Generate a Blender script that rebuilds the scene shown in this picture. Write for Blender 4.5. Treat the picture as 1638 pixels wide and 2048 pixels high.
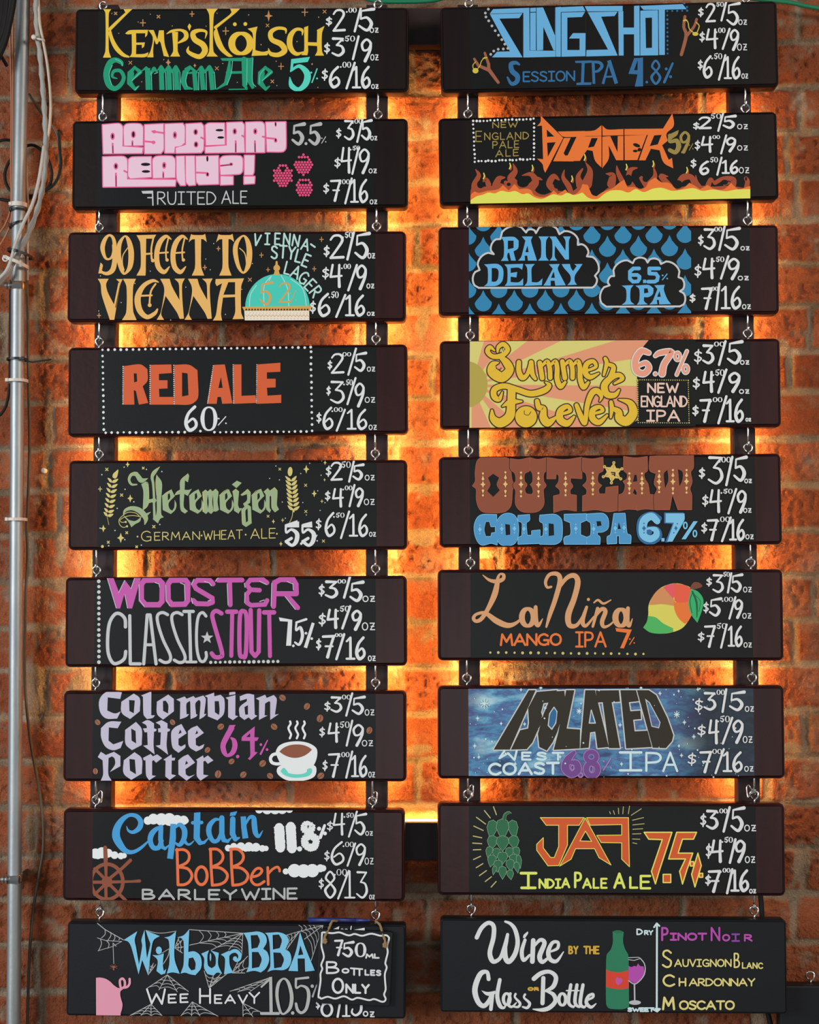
import bpy, bmesh, math, random
import numpy as np
from mathutils import Vector, Matrix
from mathutils.geometry import tessellate_polygon
D = bpy.data; C = bpy.context.scene.collection
for o in list(D.objects): D.objects.remove(o)

# ---------------------------------------------------------------- camera
ZC = 1.90                                   # height of the middle of the picture on the wall
YF = -0.130                                 # front of the hanging boards (the brick face is at y = 0)
PSI, THE, DIST, FPX = math.radians(1.0), math.radians(3.1), 3.2, 3200.
DIR = (-math.sin(PSI)*math.cos(THE), math.cos(PSI)*math.cos(THE), math.sin(THE))
RGT = (math.cos(PSI), math.sin(PSI), 0.)
UPV = tuple(Vector(RGT).cross(Vector(DIR)))
EYE = (0-DIR[0]*DIST, YF-DIR[1]*DIST, ZC-DIR[2]*DIST)
cd = D.cameras.new('camera'); cam = D.objects.new('camera', cd); C.objects.link(cam)
cd.sensor_fit = 'VERTICAL'; cd.sensor_height = 24.; cd.lens = FPX/2048*24.
R3 = Matrix((RGT, UPV, tuple(-a for a in DIR))).transposed()
cam.matrix_world = Matrix.Translation(EYE) @ R3.to_4x4()
cd.clip_start = .05; bpy.context.scene.camera = cam
def U(px, py, y):
    """the point at depth y that stands at picture point px, py"""
    a, b = (px-819.)/FPX, (1024.-py)/FPX
    d = [DIR[i]+RGT[i]*a+UPV[i]*b for i in range(3)]; t = (y-EYE[1])/d[1]
    return Vector((EYE[0]+d[0]*t, y, EYE[2]+d[2]*t))

# ---------------------------------------------------------------- light and exposure
sc = bpy.context.scene
sc.view_settings.view_transform = 'Standard'; sc.view_settings.look = 'None'; sc.view_settings.gamma = 1.
sc.view_settings.exposure = .20; sc.view_settings.use_curve_mapping = False
w = D.worlds.new('World'); sc.world = w; w.use_nodes = True
w.node_tree.nodes['Background'].inputs[0].default_value = (.90, .95, 1., 1); w.node_tree.nodes['Background'].inputs[1].default_value = .11
def area(name, loc, target, sx, sy, power, color):
    l = D.lights.new(name, 'AREA'); l.shape = 'RECTANGLE'; l.size = sx; l.size_y = sy; l.energy = power; l.color = color
    o = D.objects.new(name, l); C.objects.link(o); o.location = loc
    o.rotation_euler = (Vector(target)-Vector(loc)).to_track_quat('-Z', 'Y').to_euler(); return o
area('window_daylight', (-4.6, -4.6, 2.3), (0, 0, 1.7), 2.6, 2.2, 245, (.90, .96, 1.))       # the bar's front window, to the left behind the camera
area('window_daylight', (.3, -7.2, 1.05), (0, 0, 1.55), 3.4, .9, 30, (.92, .97, 1.))         # low shop window straight behind the camera
area('right_fill_light', (4.2, -4.2, 3.4), (0, 0, 1.8), 1.8, 1.4, 135, (1., .88, .74))       # warm fill added at the right to even out the falloff from the left
LED_COL = (1., .52, .13); LED_W = 4.5                                             # warm strip lights behind the frame

# ---------------------------------------------------------------- helpers
def lin(c): return tuple(((q/255)/12.92 if q <= 10 else ((q/255+.055)/1.055)**2.4) for q in c)
MATS = {}
def mat(name, color, rough=.5, metal=0., spec=.5, bump=None, noise=None, coat=0.):
    if name in MATS: return MATS[name]
    m = D.materials.new(name); m.use_nodes = True; nt = m.node_tree; b = nt.nodes['Principled BSDF']
    b.inputs['Base Color'].default_value = (*color, 1); b.inputs['Roughness'].default_value = rough; b.inputs['Metallic'].default_value = metal
    b.inputs['Specular IOR Level'].default_value = spec; b.inputs['Coat Weight'].default_value = coat
    tc = nt.nodes.new('ShaderNodeTexCoord')
    if noise:                                # (scale xyz, other colour, amount)
        mp = nt.nodes.new('ShaderNodeMapping'); mp.inputs['Scale'].default_value = noise[0]; nt.links.new(tc.outputs['Object'], mp.inputs[0])
        n = nt.nodes.new('ShaderNodeTexNoise'); n.inputs['Scale'].default_value = 1.; n.inputs['Detail'].default_value = 5; nt.links.new(mp.outputs[0], n.inputs['Vector'])
        r = nt.nodes.new('ShaderNodeValToRGB'); r.color_ramp.elements[0].position = .35; r.color_ramp.elements[1].position = .7
        r.color_ramp.elements[0].color = (*color, 1); r.color_ramp.elements[1].color = (*noise[1], 1)
        nt.links.new(n.outputs['Fac'], r.inputs[0]); nt.links.new(r.outputs[0], b.inputs['Base Color'])
    if bump:
        n2 = nt.nodes.new('ShaderNodeTexNoise'); n2.inputs['Scale'].default_value = bump[0]; n2.inputs['Detail'].default_value = 4; nt.links.new(tc.outputs['Object'], n2.inputs['Vector'])
        bp = nt.nodes.new('ShaderNodeBump'); bp.inputs['Strength'].default_value = bump[1]; bp.inputs['Distance'].default_value = bump[2] if len(bump) > 2 else .002
        nt.links.new(n2.outputs['Fac'], bp.inputs['Height']); nt.links.new(bp.outputs[0], b.inputs['Normal'])
    MATS[name] = m; return m
def link(o, parent=None):
    C.objects.link(o)
    if parent is not None: o.parent = parent
    return o
def mesh(name, verts, faces, mats, parent=None, idx=None, smooth=False):
    me = D.meshes.new(name); me.from_pydata(verts, [], faces)
    for m in (mats if isinstance(mats, (list, tuple)) else [mats]): me.materials.append(m)
    if idx: me.polygons.foreach_set('material_index', idx)
    if smooth: me.polygons.foreach_set('use_smooth', [True]*len(me.polygons))
    me.update(); return link(D.objects.new(name, me), parent)
def tag(o, label, cat, group=None):
    o['label'] = label; o['category'] = cat
    if group: o['group'] = group
    return o
def empty(name, loc):
    o = D.objects.new(name, None); o.empty_display_size = .05; o.location = loc; return link(o)
def curve_pts(P, n=6, closed=False):
    P = [Vector(q) for q in P]; m = len(P); out = []
    for i in range(m if closed else m-1):
        g = (lambda j: P[j % m]) if closed else (lambda j: P[max(0, min(m-1, j))])
        a, b, c, d_ = g(i-1), g(i), g(i+1), g(i+2)
        for j in range(n):
            t = j/n; out.append(.5*(2*b+(c-a)*t+(2*a-5*b+4*c-d_)*t*t+(3*b-a-3*c+d_)*t**3))
    if not closed: out.append(P[-1])
    return out
def tube_geo(P, r, seg=10, closed=False, twist=None, V=None, F=None):
    """tube along points; r a number or a list; twist=(lobes, amount, turns per metre) for braids"""
    V = [] if V is None else V; F = [] if F is None else F; base = len(V); m = len(P); P = [Vector(q) for q in P]
    up = Vector((0, 1, 0)); L = 0.
    for i in range(m):
        a = P[i-1] if (i or closed) else P[0]; b = P[(i+1) % m] if (i < m-1 or closed) else P[-1]
        t = (b-a).normalized(); n = up-t*up.dot(t)
        if n.length < 1e-4: n = Vector((1, 0, 0))-t*t.x
        n.normalize(); up = n; q = t.cross(n); rr = r[i] if isinstance(r, (list, tuple)) else r
        if i: L += (P[i]-P[i-1]).length
        for k in range(seg):
            an = 6.28318*k/seg; f = rr
            if twist: f = rr*(1+twist[1]*math.cos(twist[0]*(an)+L*twist[2]*6.28318))
            V.append(tuple(P[i]+n*math.cos(an)*f+q*math.sin(an)*f))
    for i in range(m if closed else m-1):
        j = (i+1) % m
        for k in range(seg): k2 = (k+1) % seg; F.append((base+i*seg+k, base+i*seg+k2, base+j*seg+k2, base+j*seg+k))
    if not closed: F.append(tuple(base+k for k in range(seg))[::-1]); F.append(tuple(base+(m-1)*seg+k for k in range(seg)))
    return V, F
def tube(name, P, r, m, parent=None, seg=10, closed=False, twist=None, smooth=True):
    V, F = tube_geo(P, r, seg, closed, twist); return mesh(name, V, F, m, parent, smooth=smooth)
def slab_geo(W, H, T, rad, bev, n=5, yc=0.):
    """board standing in the XZ plane: rounded corners, eased edges"""
    loops = []
    for inset, y in ((bev, -T/2), (bev*.45, -T/2+bev*.18), (bev*.12, -T/2+bev*.55), (0, -T/2+bev), (0, T/2-bev), (bev*.3, T/2-bev*.3), (bev, T/2)):
        L = []
        for cx, cz, a0 in ((1, 1, 0), (-1, 1, 90), (-1, -1, 180), (1, -1, 270)):
            for k in range(n+1):
                a = math.radians(a0+90*k/n); r = max(rad-inset, .0005)
                L.append((cx*(W/2-rad)+r*math.cos(a), yc+y, cz*(H/2-rad)+r*math.sin(a)))
        loops.append(L)
    V = [q for L in loops for q in L]; m = len(loops[0]); F = []
    for i in range(len(loops)-1):
        for k in range(m): k2 = (k+1) % m; F.append((i*m+k, i*m+k2, (i+1)*m+k2, (i+1)*m+k))
    F.append(tuple(range(m))); F.append(tuple((len(loops)-1)*m+k for k in range(m))[::-1])
    return V, F
def box_geo(x0, x1, y0, y1, z0, z1):
    V = [(x, y, z) for x in (x0, x1) for y in (y0, y1) for z in (z0, z1)]
    return V, [(0, 1, 3, 2), (4, 6, 7, 5), (0, 4, 5, 1), (2, 3, 7, 6), (0, 2, 6, 4), (1, 5, 7, 3)]
def solid(name, V, F, m, parent=None, bevel=0.):
    bm = bmesh.new(); vs = [bm.verts.new(q) for q in V]
    for f in F: bm.faces.new([vs[i] for i in f])
    if bevel: bmesh.ops.bevel(bm, geom=list(bm.edges), offset=bevel, segments=2, affect='EDGES', profile=.5)
    bmesh.ops.recalc_face_normals(bm, faces=bm.faces); me = D.meshes.new(name); bm.to_mesh(me); bm.free(); me.materials.append(m)
    return link(D.objects.new(name, me), parent)

# ---------------------------------------------------------------- the brick wall
rng = np.random.default_rng(7)
def vnoise(x, y, s, seed):
    g = np.random.default_rng(seed).random((256, 256)); x = x/s+1000.; y = y/s+1000.
    i, j = np.floor(x).astype(int), np.floor(y).astype(int); u, q = x-i, y-j; u = u*u*(3-2*u); q = q*q*(3-2*q)
    A = lambda a, b: g[(i+a) % 256, (j+b) % 256]
    return (A(0, 0)*(1-u)+A(1, 0)*u)*(1-q)+(A(0, 1)*(1-u)+A(1, 1)*u)*q
def fbm(x, y, s, seed, o=4): return sum(vnoise(x, y, s/2**k, seed+k)*.5**k for k in range(o))/sum(.5**k for k in range(o))
def sstep(a, b, t): t = np.clip((t-a)/(b-a), 0, 1); return t*t*(3-2*t)
LJ = [-72, 18, 101, 195, 288, 381, 464, 545, 630, 718, 805, 897, 983, 1071, 1163, 1254, 1340, 1435, 1524, 1616, 1712, 1800, 1892, 1984, 2076]      # bed joints at the left edge
RJ = [-95, -7, 85, 174, 263, 352, 438, 527, 612, 702, 783, 878, 971, 1061, 1151, 1240, 1329, 1422, 1515, 1605, 1696, 1788, 1883, 1974, 2066]       # and at the right edge
HJ = {0: 112, 1: 700, 2: 129, 3: 470, 4: 1583, 5: 690, 6: 834, 7: 84, 8: 1627, 9: 640, 10: 100, 11: 560, 12: 118, 13: 300, 14: 450, 15: 1588, 16: 95, 17: 690, 18: 124, 19: 78, 20: 200, 21: 1577, 22: 85, 23: 560}
def build_wall():
    res = .0031; x = np.arange(-1.12, 1.1201, res); z = np.arange(ZC-1.34, ZC+1.3401, res); nx, nz = len(x), len(z)
    X, Z = np.meshgrid(x, z, indexing='ij')
    zl = np.array([U(90, q, 0).z for q in LJ])[::-1]; zr = np.array([U(1600, q, 0).z for q in RJ])[::-1]; xl, xr = U(90, 1000, 0).x, U(1600, 1000, 0).x
    step = .0945
    zl = np.concatenate([[zl[0]-step*k for k in (3, 2, 1)], zl, [zl[-1]+step*k for k in (1, 2, 3)]]); zr = np.concatenate([[zr[0]-step*k for k in (3, 2, 1)], zr, [zr[-1]+step*k for k in (1, 2, 3)]]); nc = len(zl)
    wz = Z+(fbm(X, Z, .10, 11)-.5)*.010+(fbm(X, Z, .018, 15, 2)-.5)*.005; wx = X+(fbm(X, Z, .09, 31)-.5)*.010+(fbm(X, Z, .018, 35, 2)-.5)*.006
    f = (X-xl)/(xr-xl); idx = np.zeros(X.shape, int)-1
    for k in range(nc): idx += (wz > zl[k]+(zr[k]-zl[k])*f)
    idx = np.clip(idx, 0, nc-2); b0 = zl[idx]+(zr[idx]-zl[idx])*f; b1 = zl[idx+1]+(zr[idx+1]-zl[idx+1])*f
    dz = np.minimum(wz-b0, b1-wz)
    BL = .242; off = np.zeros(nc); rr = random.Random(4)
    for c in range(nc):
        photo = (len(LJ)-2)-(c-3)
        off[c] = U(HJ[photo], 1000, 0).x if photo in HJ else rr.uniform(0, BL)
    q = (wx-off[idx])/BL; col = np.floor(q).astype(int)
    jit = np.random.default_rng(3).uniform(-.10, .10, (64, 64)); jl = np.where(col == 0, 0, jit[idx % 64, col % 64]); jr = np.where(col+1 == 0, 0, jit[idx % 64, (col+1) % 64])
    fr = q-col; below = fr < jl; above = fr > 1+jr; col = col-below.astype(int)+above.astype(int); fr = q-col
    jl = np.where(col == 0, 0, jit[idx % 64, col % 64]); jr = np.where(col+1 == 0, 0, jit[idx % 64, (col+1) % 64])
    dx = np.minimum(fr-jl, 1+jr-fr)*BL
    k = .008; h_ = np.clip(.5+.5*(dz-dx)/k, 0, 1); dist = dz*(1-h_)+dx*h_-k*h_*(1-h_)*.5            # rounded brick corners
    hw = .0056+(fbm(X, Z, .06, 51)-.5)*.006
    inb = sstep(hw-.0015, hw+.0055, dist)
    R1, R2, R3_ = (np.random.default_rng(s).random((64, 64))[idx % 64, col % 64] for s in (21, 22, 23))
    mid = np.clip(1-np.hypot(X/1.0, (Z-ZC+.1)/1.1), 0, 1)
    pits = fbm(X+R1*3, Z, .011, 61, 3); lump = fbm(X+R2*5, Z, .045, 71, 4); rough = .25+.9*R3_
    # rough-hewn faces: worm-like pitting, some bricks much more than others
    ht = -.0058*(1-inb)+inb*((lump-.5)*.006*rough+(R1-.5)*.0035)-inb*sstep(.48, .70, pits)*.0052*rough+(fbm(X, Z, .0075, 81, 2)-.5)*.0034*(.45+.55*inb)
    mort = fbm(X, Z, .03, 91, 4); ht += (1-inb)*(mort-.5)*.006
    # mortar smeared over the faces, where the photograph shows it
    smear = np.zeros(X.shape)
    for px, py, rx, ry in ((70, 478, 52, 30), (72, 1395, 34, 58), (165, 1378, 34, 36), (120, 1170, 40, 16), (120, 1090, 14, 46), (62, 1660, 14, 40), (330, 885, 55, 16), (1590, 1500, 36, 16), (1555, 1790, 50, 14), (845, 655, 14, 34), (840, 1500, 30, 12), (960, 1108, 40, 10), (1600, 1720, 20, 50), (850, 1775, 40, 10), (215, 1815, 30, 12), (1350, 660, 60, 10), (1040, 1350, 70, 12), (850, 1078, 34, 16), (78, 600, 12, 60), (98, 850, 10, 60), (640, 1335, 50, 10)):
        c0 = U(px, py, 0); smear = np.maximum(smear, 1-np.hypot((X-c0.x)/(rx*.00125), (Z-c0.z)/(ry*.00125)))
    smear = sstep(.05, .45, smear+(fbm(X, Z, .03, 101)-.5)*1.1)*(smear > -.6)
    ht = ht*(1-.6*smear)+smear*(-.001+(mort-.5)*.006)
    cav = np.clip((fbm(X, Z, .055, 111, 3)-.76)*14, 0, 1)*(1-inb); ht -= cav*.010
    base = np.array([.290, .076, .028]); dark = np.array([.205, .050, .020]); lite = np.array([.350, .110, .046]); grey = np.array([.275, .190, .122])
    t = (R2-.5)*1.0+(fbm(X, Z, .07, 121)-.5)*1.0
    cb = base+(np.clip(t, 0, 1)[..., None])*(lite-base)+(np.clip(-t, 0, 1)[..., None])*(dark-base)
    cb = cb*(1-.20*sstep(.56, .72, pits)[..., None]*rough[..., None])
    chalk = sstep(.60, .76, fbm(X+7, Z*1.6, .16, 131, 5))[..., None]*.45; cb = cb*(1-chalk)+np.array([.34, .19, .125])*chalk
    cm = grey*(.75+.6*mort[..., None])*(1-.3*(R1[..., None] < .3)); cm = cm*(1-sstep(.62, .75, fbm(X, Z, .05, 141))[..., None]*.35)
    white = sstep(.70, .80, fbm(X+3, Z, .04, 151, 4))[..., None]
    a = (inb*(1-smear))[..., None]; colr = cb*a+cm*(1-a); colr = colr*(1-.45*white*(1-a))+np.array([.46, .40, .33])*.45*white*(1-a)
    co = np.stack([X, -ht, Z], -1).reshape(-1, 3).astype(np.float32); n = len(co)
    i, j = np.meshgrid(np.arange(nx-1), np.arange(nz-1), indexing='ij'); v0 = (i*nz+j).ravel(); F = np.stack([v0, v0+nz, v0+nz+1, v0+1], -1).astype(np.int32)
    me = D.meshes.new('wall_back'); me.vertices.add(n); me.vertices.foreach_set('co', co.ravel()); me.loops.add(F.size); me.loops.foreach_set('vertex_index', F.ravel())
    me.polygons.add(len(F)); me.polygons.foreach_set('loop_start', np.arange(0, F.size, 4, dtype=np.int32)); me.polygons.foreach_set('use_smooth', np.ones(len(F), bool)); me.update(calc_edges=True)
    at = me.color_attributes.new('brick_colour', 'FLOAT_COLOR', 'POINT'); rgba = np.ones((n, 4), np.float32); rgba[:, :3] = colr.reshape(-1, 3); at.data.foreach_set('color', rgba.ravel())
    m = mat('old_brick', (.25, .06, .03), .88, spec=.25, bump=(190., 1., .0042)); nt = m.node_tree; b = nt.nodes['Principled BSDF']
    va = nt.nodes.new('ShaderNodeVertexColor'); va.layer_name = 'brick_colour'; nz_ = nt.nodes.new('ShaderNodeTexNoise'); nz_.inputs['Scale'].default_value = 420.; nz_.inputs['Detail'].default_value = 3
    tc = nt.nodes.new('ShaderNodeTexCoord'); nt.links.new(tc.outputs['Object'], nz_.inputs['Vector']); mr = nt.nodes.new('ShaderNodeMapRange'); mr.inputs[1].default_value = .3; mr.inputs[2].default_value = .7; mr.inputs[3].default_value = .78; mr.inputs[4].default_value = 1.18
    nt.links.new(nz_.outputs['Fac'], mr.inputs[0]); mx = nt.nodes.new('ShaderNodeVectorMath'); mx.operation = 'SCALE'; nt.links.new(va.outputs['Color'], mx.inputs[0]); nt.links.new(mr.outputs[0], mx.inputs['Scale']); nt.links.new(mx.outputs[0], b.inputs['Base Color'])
    me.materials.append(m); o = link(D.objects.new('wall_back', me)); o['kind'] = 'structure'; o['label'] = 'old red brick wall with grey mortar behind the menu boards'
    return o
build_wall()

# ---------------------------------------------------------------- lettering kit
# Paint on the boards is described as flat shapes; every shape ends up as faces on a board.
INK = {}                       # board key -> list of (part, colour, layer, kind, loops)
cur = dict(board=None, part=None, col=None, x0=0., y0=0., sc=1., lay=0, clip=None)

def board(key, x0, y0, sc):
    cur.update(board=key, lay=0, clip=None); INK.setdefault(key, []); view(x0, y0, sc)
def view(x0, y0, sc): cur.update(x0=x0, y0=y0, sc=sc)
def part(name, k=0): cur['part'] = '%s#%s' % (name, k); cur['lay'] += 1
def col(c): cur['col'] = c; cur['lay'] += 1
def clip(*r): cur['clip'] = r if r else None
def nums(t): return [float(a) for a in t.replace(',', ' ').split()]
def pairs(t):
    a = nums(t) if isinstance(t, str) else t
    if a and isinstance(a[0], (tuple, list)): return [tuple(q) for q in a]
    return [(a[i], a[i+1]) for i in range(0, len(a) - 1, 2)]
def trips(t):
    a = nums(t) if isinstance(t, str) else t
    if a and isinstance(a[0], (tuple, list)): return [tuple(q) for q in a]
    return [(a[i], a[i+1], a[i+2]) for i in range(0, len(a) - 2, 3)]
def clip_poly(P, r):
    for ax, lim, sg in ((0, r[0], 1), (1, r[1], 1), (0, r[2], -1), (1, r[3], -1)):
        out = []
        for i in range(len(P)):
            a, b = P[i-1], P[i]
            da, db = (a[ax]-lim)*sg, (b[ax]-lim)*sg
            if da >= 0: 
                if db >= 0: out.append(b)
                else: t = da/(da-db); out.append((a[0]+(b[0]-a[0])*t, a[1]+(b[1]-a[1])*t))
            elif db >= 0:
                t = da/(da-db); out.append((a[0]+(b[0]-a[0])*t, a[1]+(b[1]-a[1])*t)); out.append(b)
        P = out
        if len(P) < 3: return []
    return P
def emit(kind, loops):
    if cur['clip']:
        L = []
        for q in loops:
            q = clip_poly(q, cur['clip'])
            if len(q) > 2: L.append(q)
        if not L: return
        loops = L
    x0, y0, s = cur['x0'], cur['y0'], cur['sc']
    loops = [[(x0 + x/s, y0 + y/s) for x, y in q] for q in loops]
    INK[cur['board']].append((cur['part'], cur['col'], cur['lay'], kind, loops))
def spline(P, closed=False, n=6):
    if len(P) < 3: return list(P)
    out = []; m = len(P); k = len(P[0])
    for i in range(m if closed else m-1):
        g = lambda j: P[j % m] if closed else P[max(0, min(m-1, j))]
        p0, p1, p2, p3 = g(i-1), g(i), g(i+1), g(i+2)
        for j in range(n):
            t = j/n
            out.append(tuple(.5*(2*p1[a] + (p2[a]-p0[a])*t + (2*p0[a]-5*p1[a]+4*p2[a]-p3[a])*t*t
                                 + (3*p1[a]-p0[a]-3*p2[a]+p3[a])*t**3) for a in range(k)))
    if not closed: out.append(tuple(P[-1]))
    return out
def v(t, k=''):
    """stroke of varying width: x y w ...   k: '~' smooth, 'o' closed, 'b' butt ends"""
    P = trips(t); closed = 'o' in k
    if '~' in k: P = spline(P, closed)
    Q = [P[0]]
    for q in P[1:]:
        if abs(q[0]-Q[-1][0]) + abs(q[1]-Q[-1][1]) > 1e-6: Q.append(q)
    if closed and abs(Q[0][0]-Q[-1][0]) + abs(Q[0][1]-Q[-1][1]) < 1e-6: Q.pop()
    P = Q; m = len(P)
    if m == 1: return d(P[0][2]/2, [P[0][:2]])
    nr = []
    for i in range(m if closed else m-1):
        a, b = P[i], P[(i+1) % m]; dx, dy = b[0]-a[0], b[1]-a[1]; l = math.hypot(dx, dy) or 1
        nr.append((-dy/l, dx/l))
    segs = m if closed else m-1
    def offs(i):                       # offset pair at joint i for the segment before and after it
        if closed: n0, n1 = nr[i-1], nr[i % m]
        else: n0, n1 = nr[max(0, i-1)], nr[min(m-2, i)]
        h = P[i % m][2]/2; x, y = P[i % m][:2]
        if n0[0]*n1[0]+n0[1]*n1[1] < .45:
            return [((x+n[0]*h, y+n[1]*h), (x-n[0]*h, y-n[1]*h)) for n in (n0, n1)] + [True]
        bx, by = n0[0]+n1[0], n0[1]+n1[1]; f = 2/(bx*bx+by*by)
        q = ((x+bx*f*h, y+by*f*h), (x-bx*f*h, y-by*f*h))
        return [q, q, False]
    O = [offs(i) for i in range(m)]
    for i in range(segs):
        A, B = O[i][1], O[(i+1) % m][0]
        emit('c', [[A[0], B[0], B[1], A[1]]])
    for i in (range(m) if closed else range(1, m-1)):
        if O[i][2] or ('~' not in k and 'b' not in k and nr[i-1][0]*nr[i][0]+nr[i-1][1]*nr[i][1] < .8):
            d(P[i][2]/2, [P[i][:2]], 12)
    if not closed and 'b' not in k:
        for i, n in ((0, nr[0]), (m-1, nr[-1])):
            h = P[i][2]/2
            if h > .4:
                a0 = math.atan2(n[1], n[0]) + (0 if i == 0 else math.pi)
                emit('c', [[(P[i][0]+h*math.cos(a0+math.pi*q/7), P[i][1]+h*math.sin(a0+math.pi*q/7)) for q in range(8)]])
def s(w, t, k=''):
    v([(x, y, w) for x, y in pairs(t)], k)
def soften(P, lim=.62, n=5):
    """rounds the gentle corners of a closed outline, keeps the sharp ones"""
    m = len(P); T = []
    for i in range(m):
        a, b, c = P[i-1], P[i], P[(i+1) % m]
        d0, d1 = (b[0]-a[0], b[1]-a[1]), (c[0]-b[0], c[1]-b[1]); l0, l1 = math.hypot(*d0) or 1, math.hypot(*d1) or 1
        u = (d0[0]/l0+d1[0]/l1, d0[1]/l0+d1[1]/l1); l = math.hypot(*u)
        if (d0[0]*d1[0]+d0[1]*d1[1])/(l0*l1) < lim or l == 0: T.append(None)
        else: q = min(l0, l1, 1e9)*1.25; T.append((u[0]/l*q, u[1]/l*q))
    out = []
    for i in range(m):
        a, b = P[i], P[(i+1) % m]; t0, t1 = T[i], T[(i+1) % m]; out.append(a)
        if t0 is None and t1 is None: continue
        ch = (b[0]-a[0], b[1]-a[1]); lc = math.hypot(*ch)
        t0 = t0 or ch; t1 = t1 or ch
        f0 = min(1, lc/(math.hypot(*t0) or 1)); f1 = min(1, lc/(math.hypot(*t1) or 1))
        for j in range(1, n):
            t = j/n; h00, h10, h01, h11 = 2*t**3-3*t*t+1, t**3-2*t*t+t, -2*t**3+3*t*t, t**3-t*t
            out.append((h00*a[0]+h10*t0[0]*f0+h01*b[0]+h11*t1[0]*f1, h00*a[1]+h10*t0[1]*f0+h01*b[1]+h11*t1[1]*f1))
    return out
def p(t, k=''):
    """filled outline, holes after '|'"""
    L = [pairs(q) for q in t.split('|')] if isinstance(t, str) else [pairs(t)]
    if '~' in k: L = [spline(q, True) for q in L]
    elif 's' not in k and isinstance(t, str): L = [soften(q, .42 if 'r' in k else .62) for q in L]
    emit('p', L)
def po(wc, w, t, k=''):
    """outline in colour wc (line width w) under / around a fill"""
    c = cur['col']
    L = [pairs(q) for q in t.split('|')]
    p(t, k)
    col(wc)
    for q in L: v([(x, y, w) for x, y in q], 'o' + k)
    cur['col'] = c
def d(r, t, n=12):
    for x, y in pairs(t): emit('c', [[(x+r*math.cos(6.2832*i/n), y+r*math.sin(6.2832*i/n)) for i in range(n)]])
def e(x, y, rx, ry, a=0, n=24):
    c, q = math.cos(math.radians(a)), math.sin(math.radians(a)); P = []
    for i in range(n):
        u, w = rx*math.cos(6.2832*i/n), ry*math.sin(6.2832*i/n); P.append((x+u*c-w*q, y+u*q+w*c))
    emit('c', [P])
def ring(x, y, rx, ry, w, w2=None, k=''):
    w2 = w2 or w
    v([(x+rx*math.cos(6.2832*i/16), y+ry*math.sin(6.2832*i/16), w*abs(math.cos(6.2832*i/16))+w2*(1-abs(math.cos(6.2832*i/16)))) for i in range(16)], 'o~')
def spark(x, y, r, f=.28):
    P = []
    for i in range(8):
        q = (r if i % 4 == 0 else r*.72) if i % 2 == 0 else r*f
        a = math.pi/2 - i*math.pi/4; P.append((x+q*math.cos(a), y-q*math.sin(a)))
    emit('p', [P])
def plus(x, y, r, w): s(w, [(x-r*.8, y), (x+r*.8, y)]); s(w, [(x, y-r), (x, y+r)])
def xx(x, y, r, w): s(w, [(x-r, y-r), (x+r, y+r)]); s(w, [(x-r, y+r), (x+r, y-r)])
def dotline(r, x0, y0, x1, y1, n, jit=0.):
    rnd = random.Random(int(x0*7+y0*3+x1))
    for i in range(n):
        t = i/(n-1); d(r*(1+rnd.uniform(-.15, .15)), [(x0+(x1-x0)*t+rnd.uniform(-jit, jit), y0+(y1-y0)*t+rnd.uniform(-jit, jit))], 10)
# one-line hand lettering: width, then strokes ('~' curved, 'o' closed loop); third number = width factor
GL = {
'A': (.8, '0 1 .4 0 .8 1; .14 .66 .66 .66'), 'B': (.62, '0 0 0 1; ~0 0 .4 .03 .5 .22 .36 .44 0 .48; ~0 .48 .45 .52 .62 .74 .45 .96 0 1'),
'C': (.7, '~.68 .17 .42 0 .13 .14 0 .5 .13 .86 .42 1 .7 .84'), 'D': (.7, '0 0 0 1; ~0 0 .42 .08 .7 .5 .42 .92 0 1'),
'E': (.55, '.55 0 0 0 0 1 .55 1; 0 .48 .46 .48'), 'F': (.52, '.55 0 0 0 0 1; 0 .48 .44 .48'),
'G': (.75, '~.68 .15 .42 0 .12 .15 0 .5 .12 .86 .42 1 .68 .9; .42 .56 .74 .56 .72 .95'), 'H': (.65, '0 0 0 1; .65 0 .65 1; 0 .5 .65 .5'),
'I': (.5, '0 0 .5 0; .25 0 .25 1; 0 1 .5 1'), 'K': (.62, '0 0 0 1; .6 0 0 .6; .2 .45 .62 1'), 'L': (.5, '0 0 0 1 .5 1'),
'M': (.85, '0 1 .1 0 .42 .7 .75 0 .85 1'), 'N': (.68, '0 1 0 0 .68 1 .68 0'),
'O': (.75, '~o.37 0 .1 .15 0 .5 .1 .85 .37 1 .65 .85 .75 .5 .65 .15'), 'P': (.58, '0 0 0 1; ~0 0 .44 .04 .58 .27 .44 .5 0 .55'),
'R': (.62, '0 0 0 1; ~0 0 .44 .04 .56 .27 .42 .48 0 .54; .22 .54 .62 1'), 'S': (.58, '~.55 .14 .33 0 .08 .07 .05 .3 .3 .47 .55 .65 .5 .92 .26 1 0 .87'),
'T': (.7, '0 0 .7 0; .35 0 .35 1'), 'U': (.65, '~0 0 .02 .65 .15 .95 .33 1 .52 .95 .63 .65 .65 0'), 'V': (.7, '0 0 .35 1 .7 0'),
'W': (1.05, '0 0 .27 1 .52 .3 .78 1 1.05 0'), 'Y': (.66, '0 0 .33 .48 .66 0; .33 .48 .33 1'), 'Z': (.6, '0 0 .58 0 0 1 .6 1; .1 .5 .48 .5'),
'o': (.75, '~o.37 0 .1 .15 0 .5 .1 .85 .37 1 .65 .85 .75 .5 .65 .15'), 'z': (.65, '0 .05 .6 .05 .05 .95 .65 .95; .15 .5 .55 .5'),
'.': (.12, '.05 .95 .07 .97'), '-': (.4, '0 .5 .4 .5'), '*': (.14, '.06 .6 .08 .61'), ' ': (.3, ''), '=': (.6, ''),
}
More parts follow.
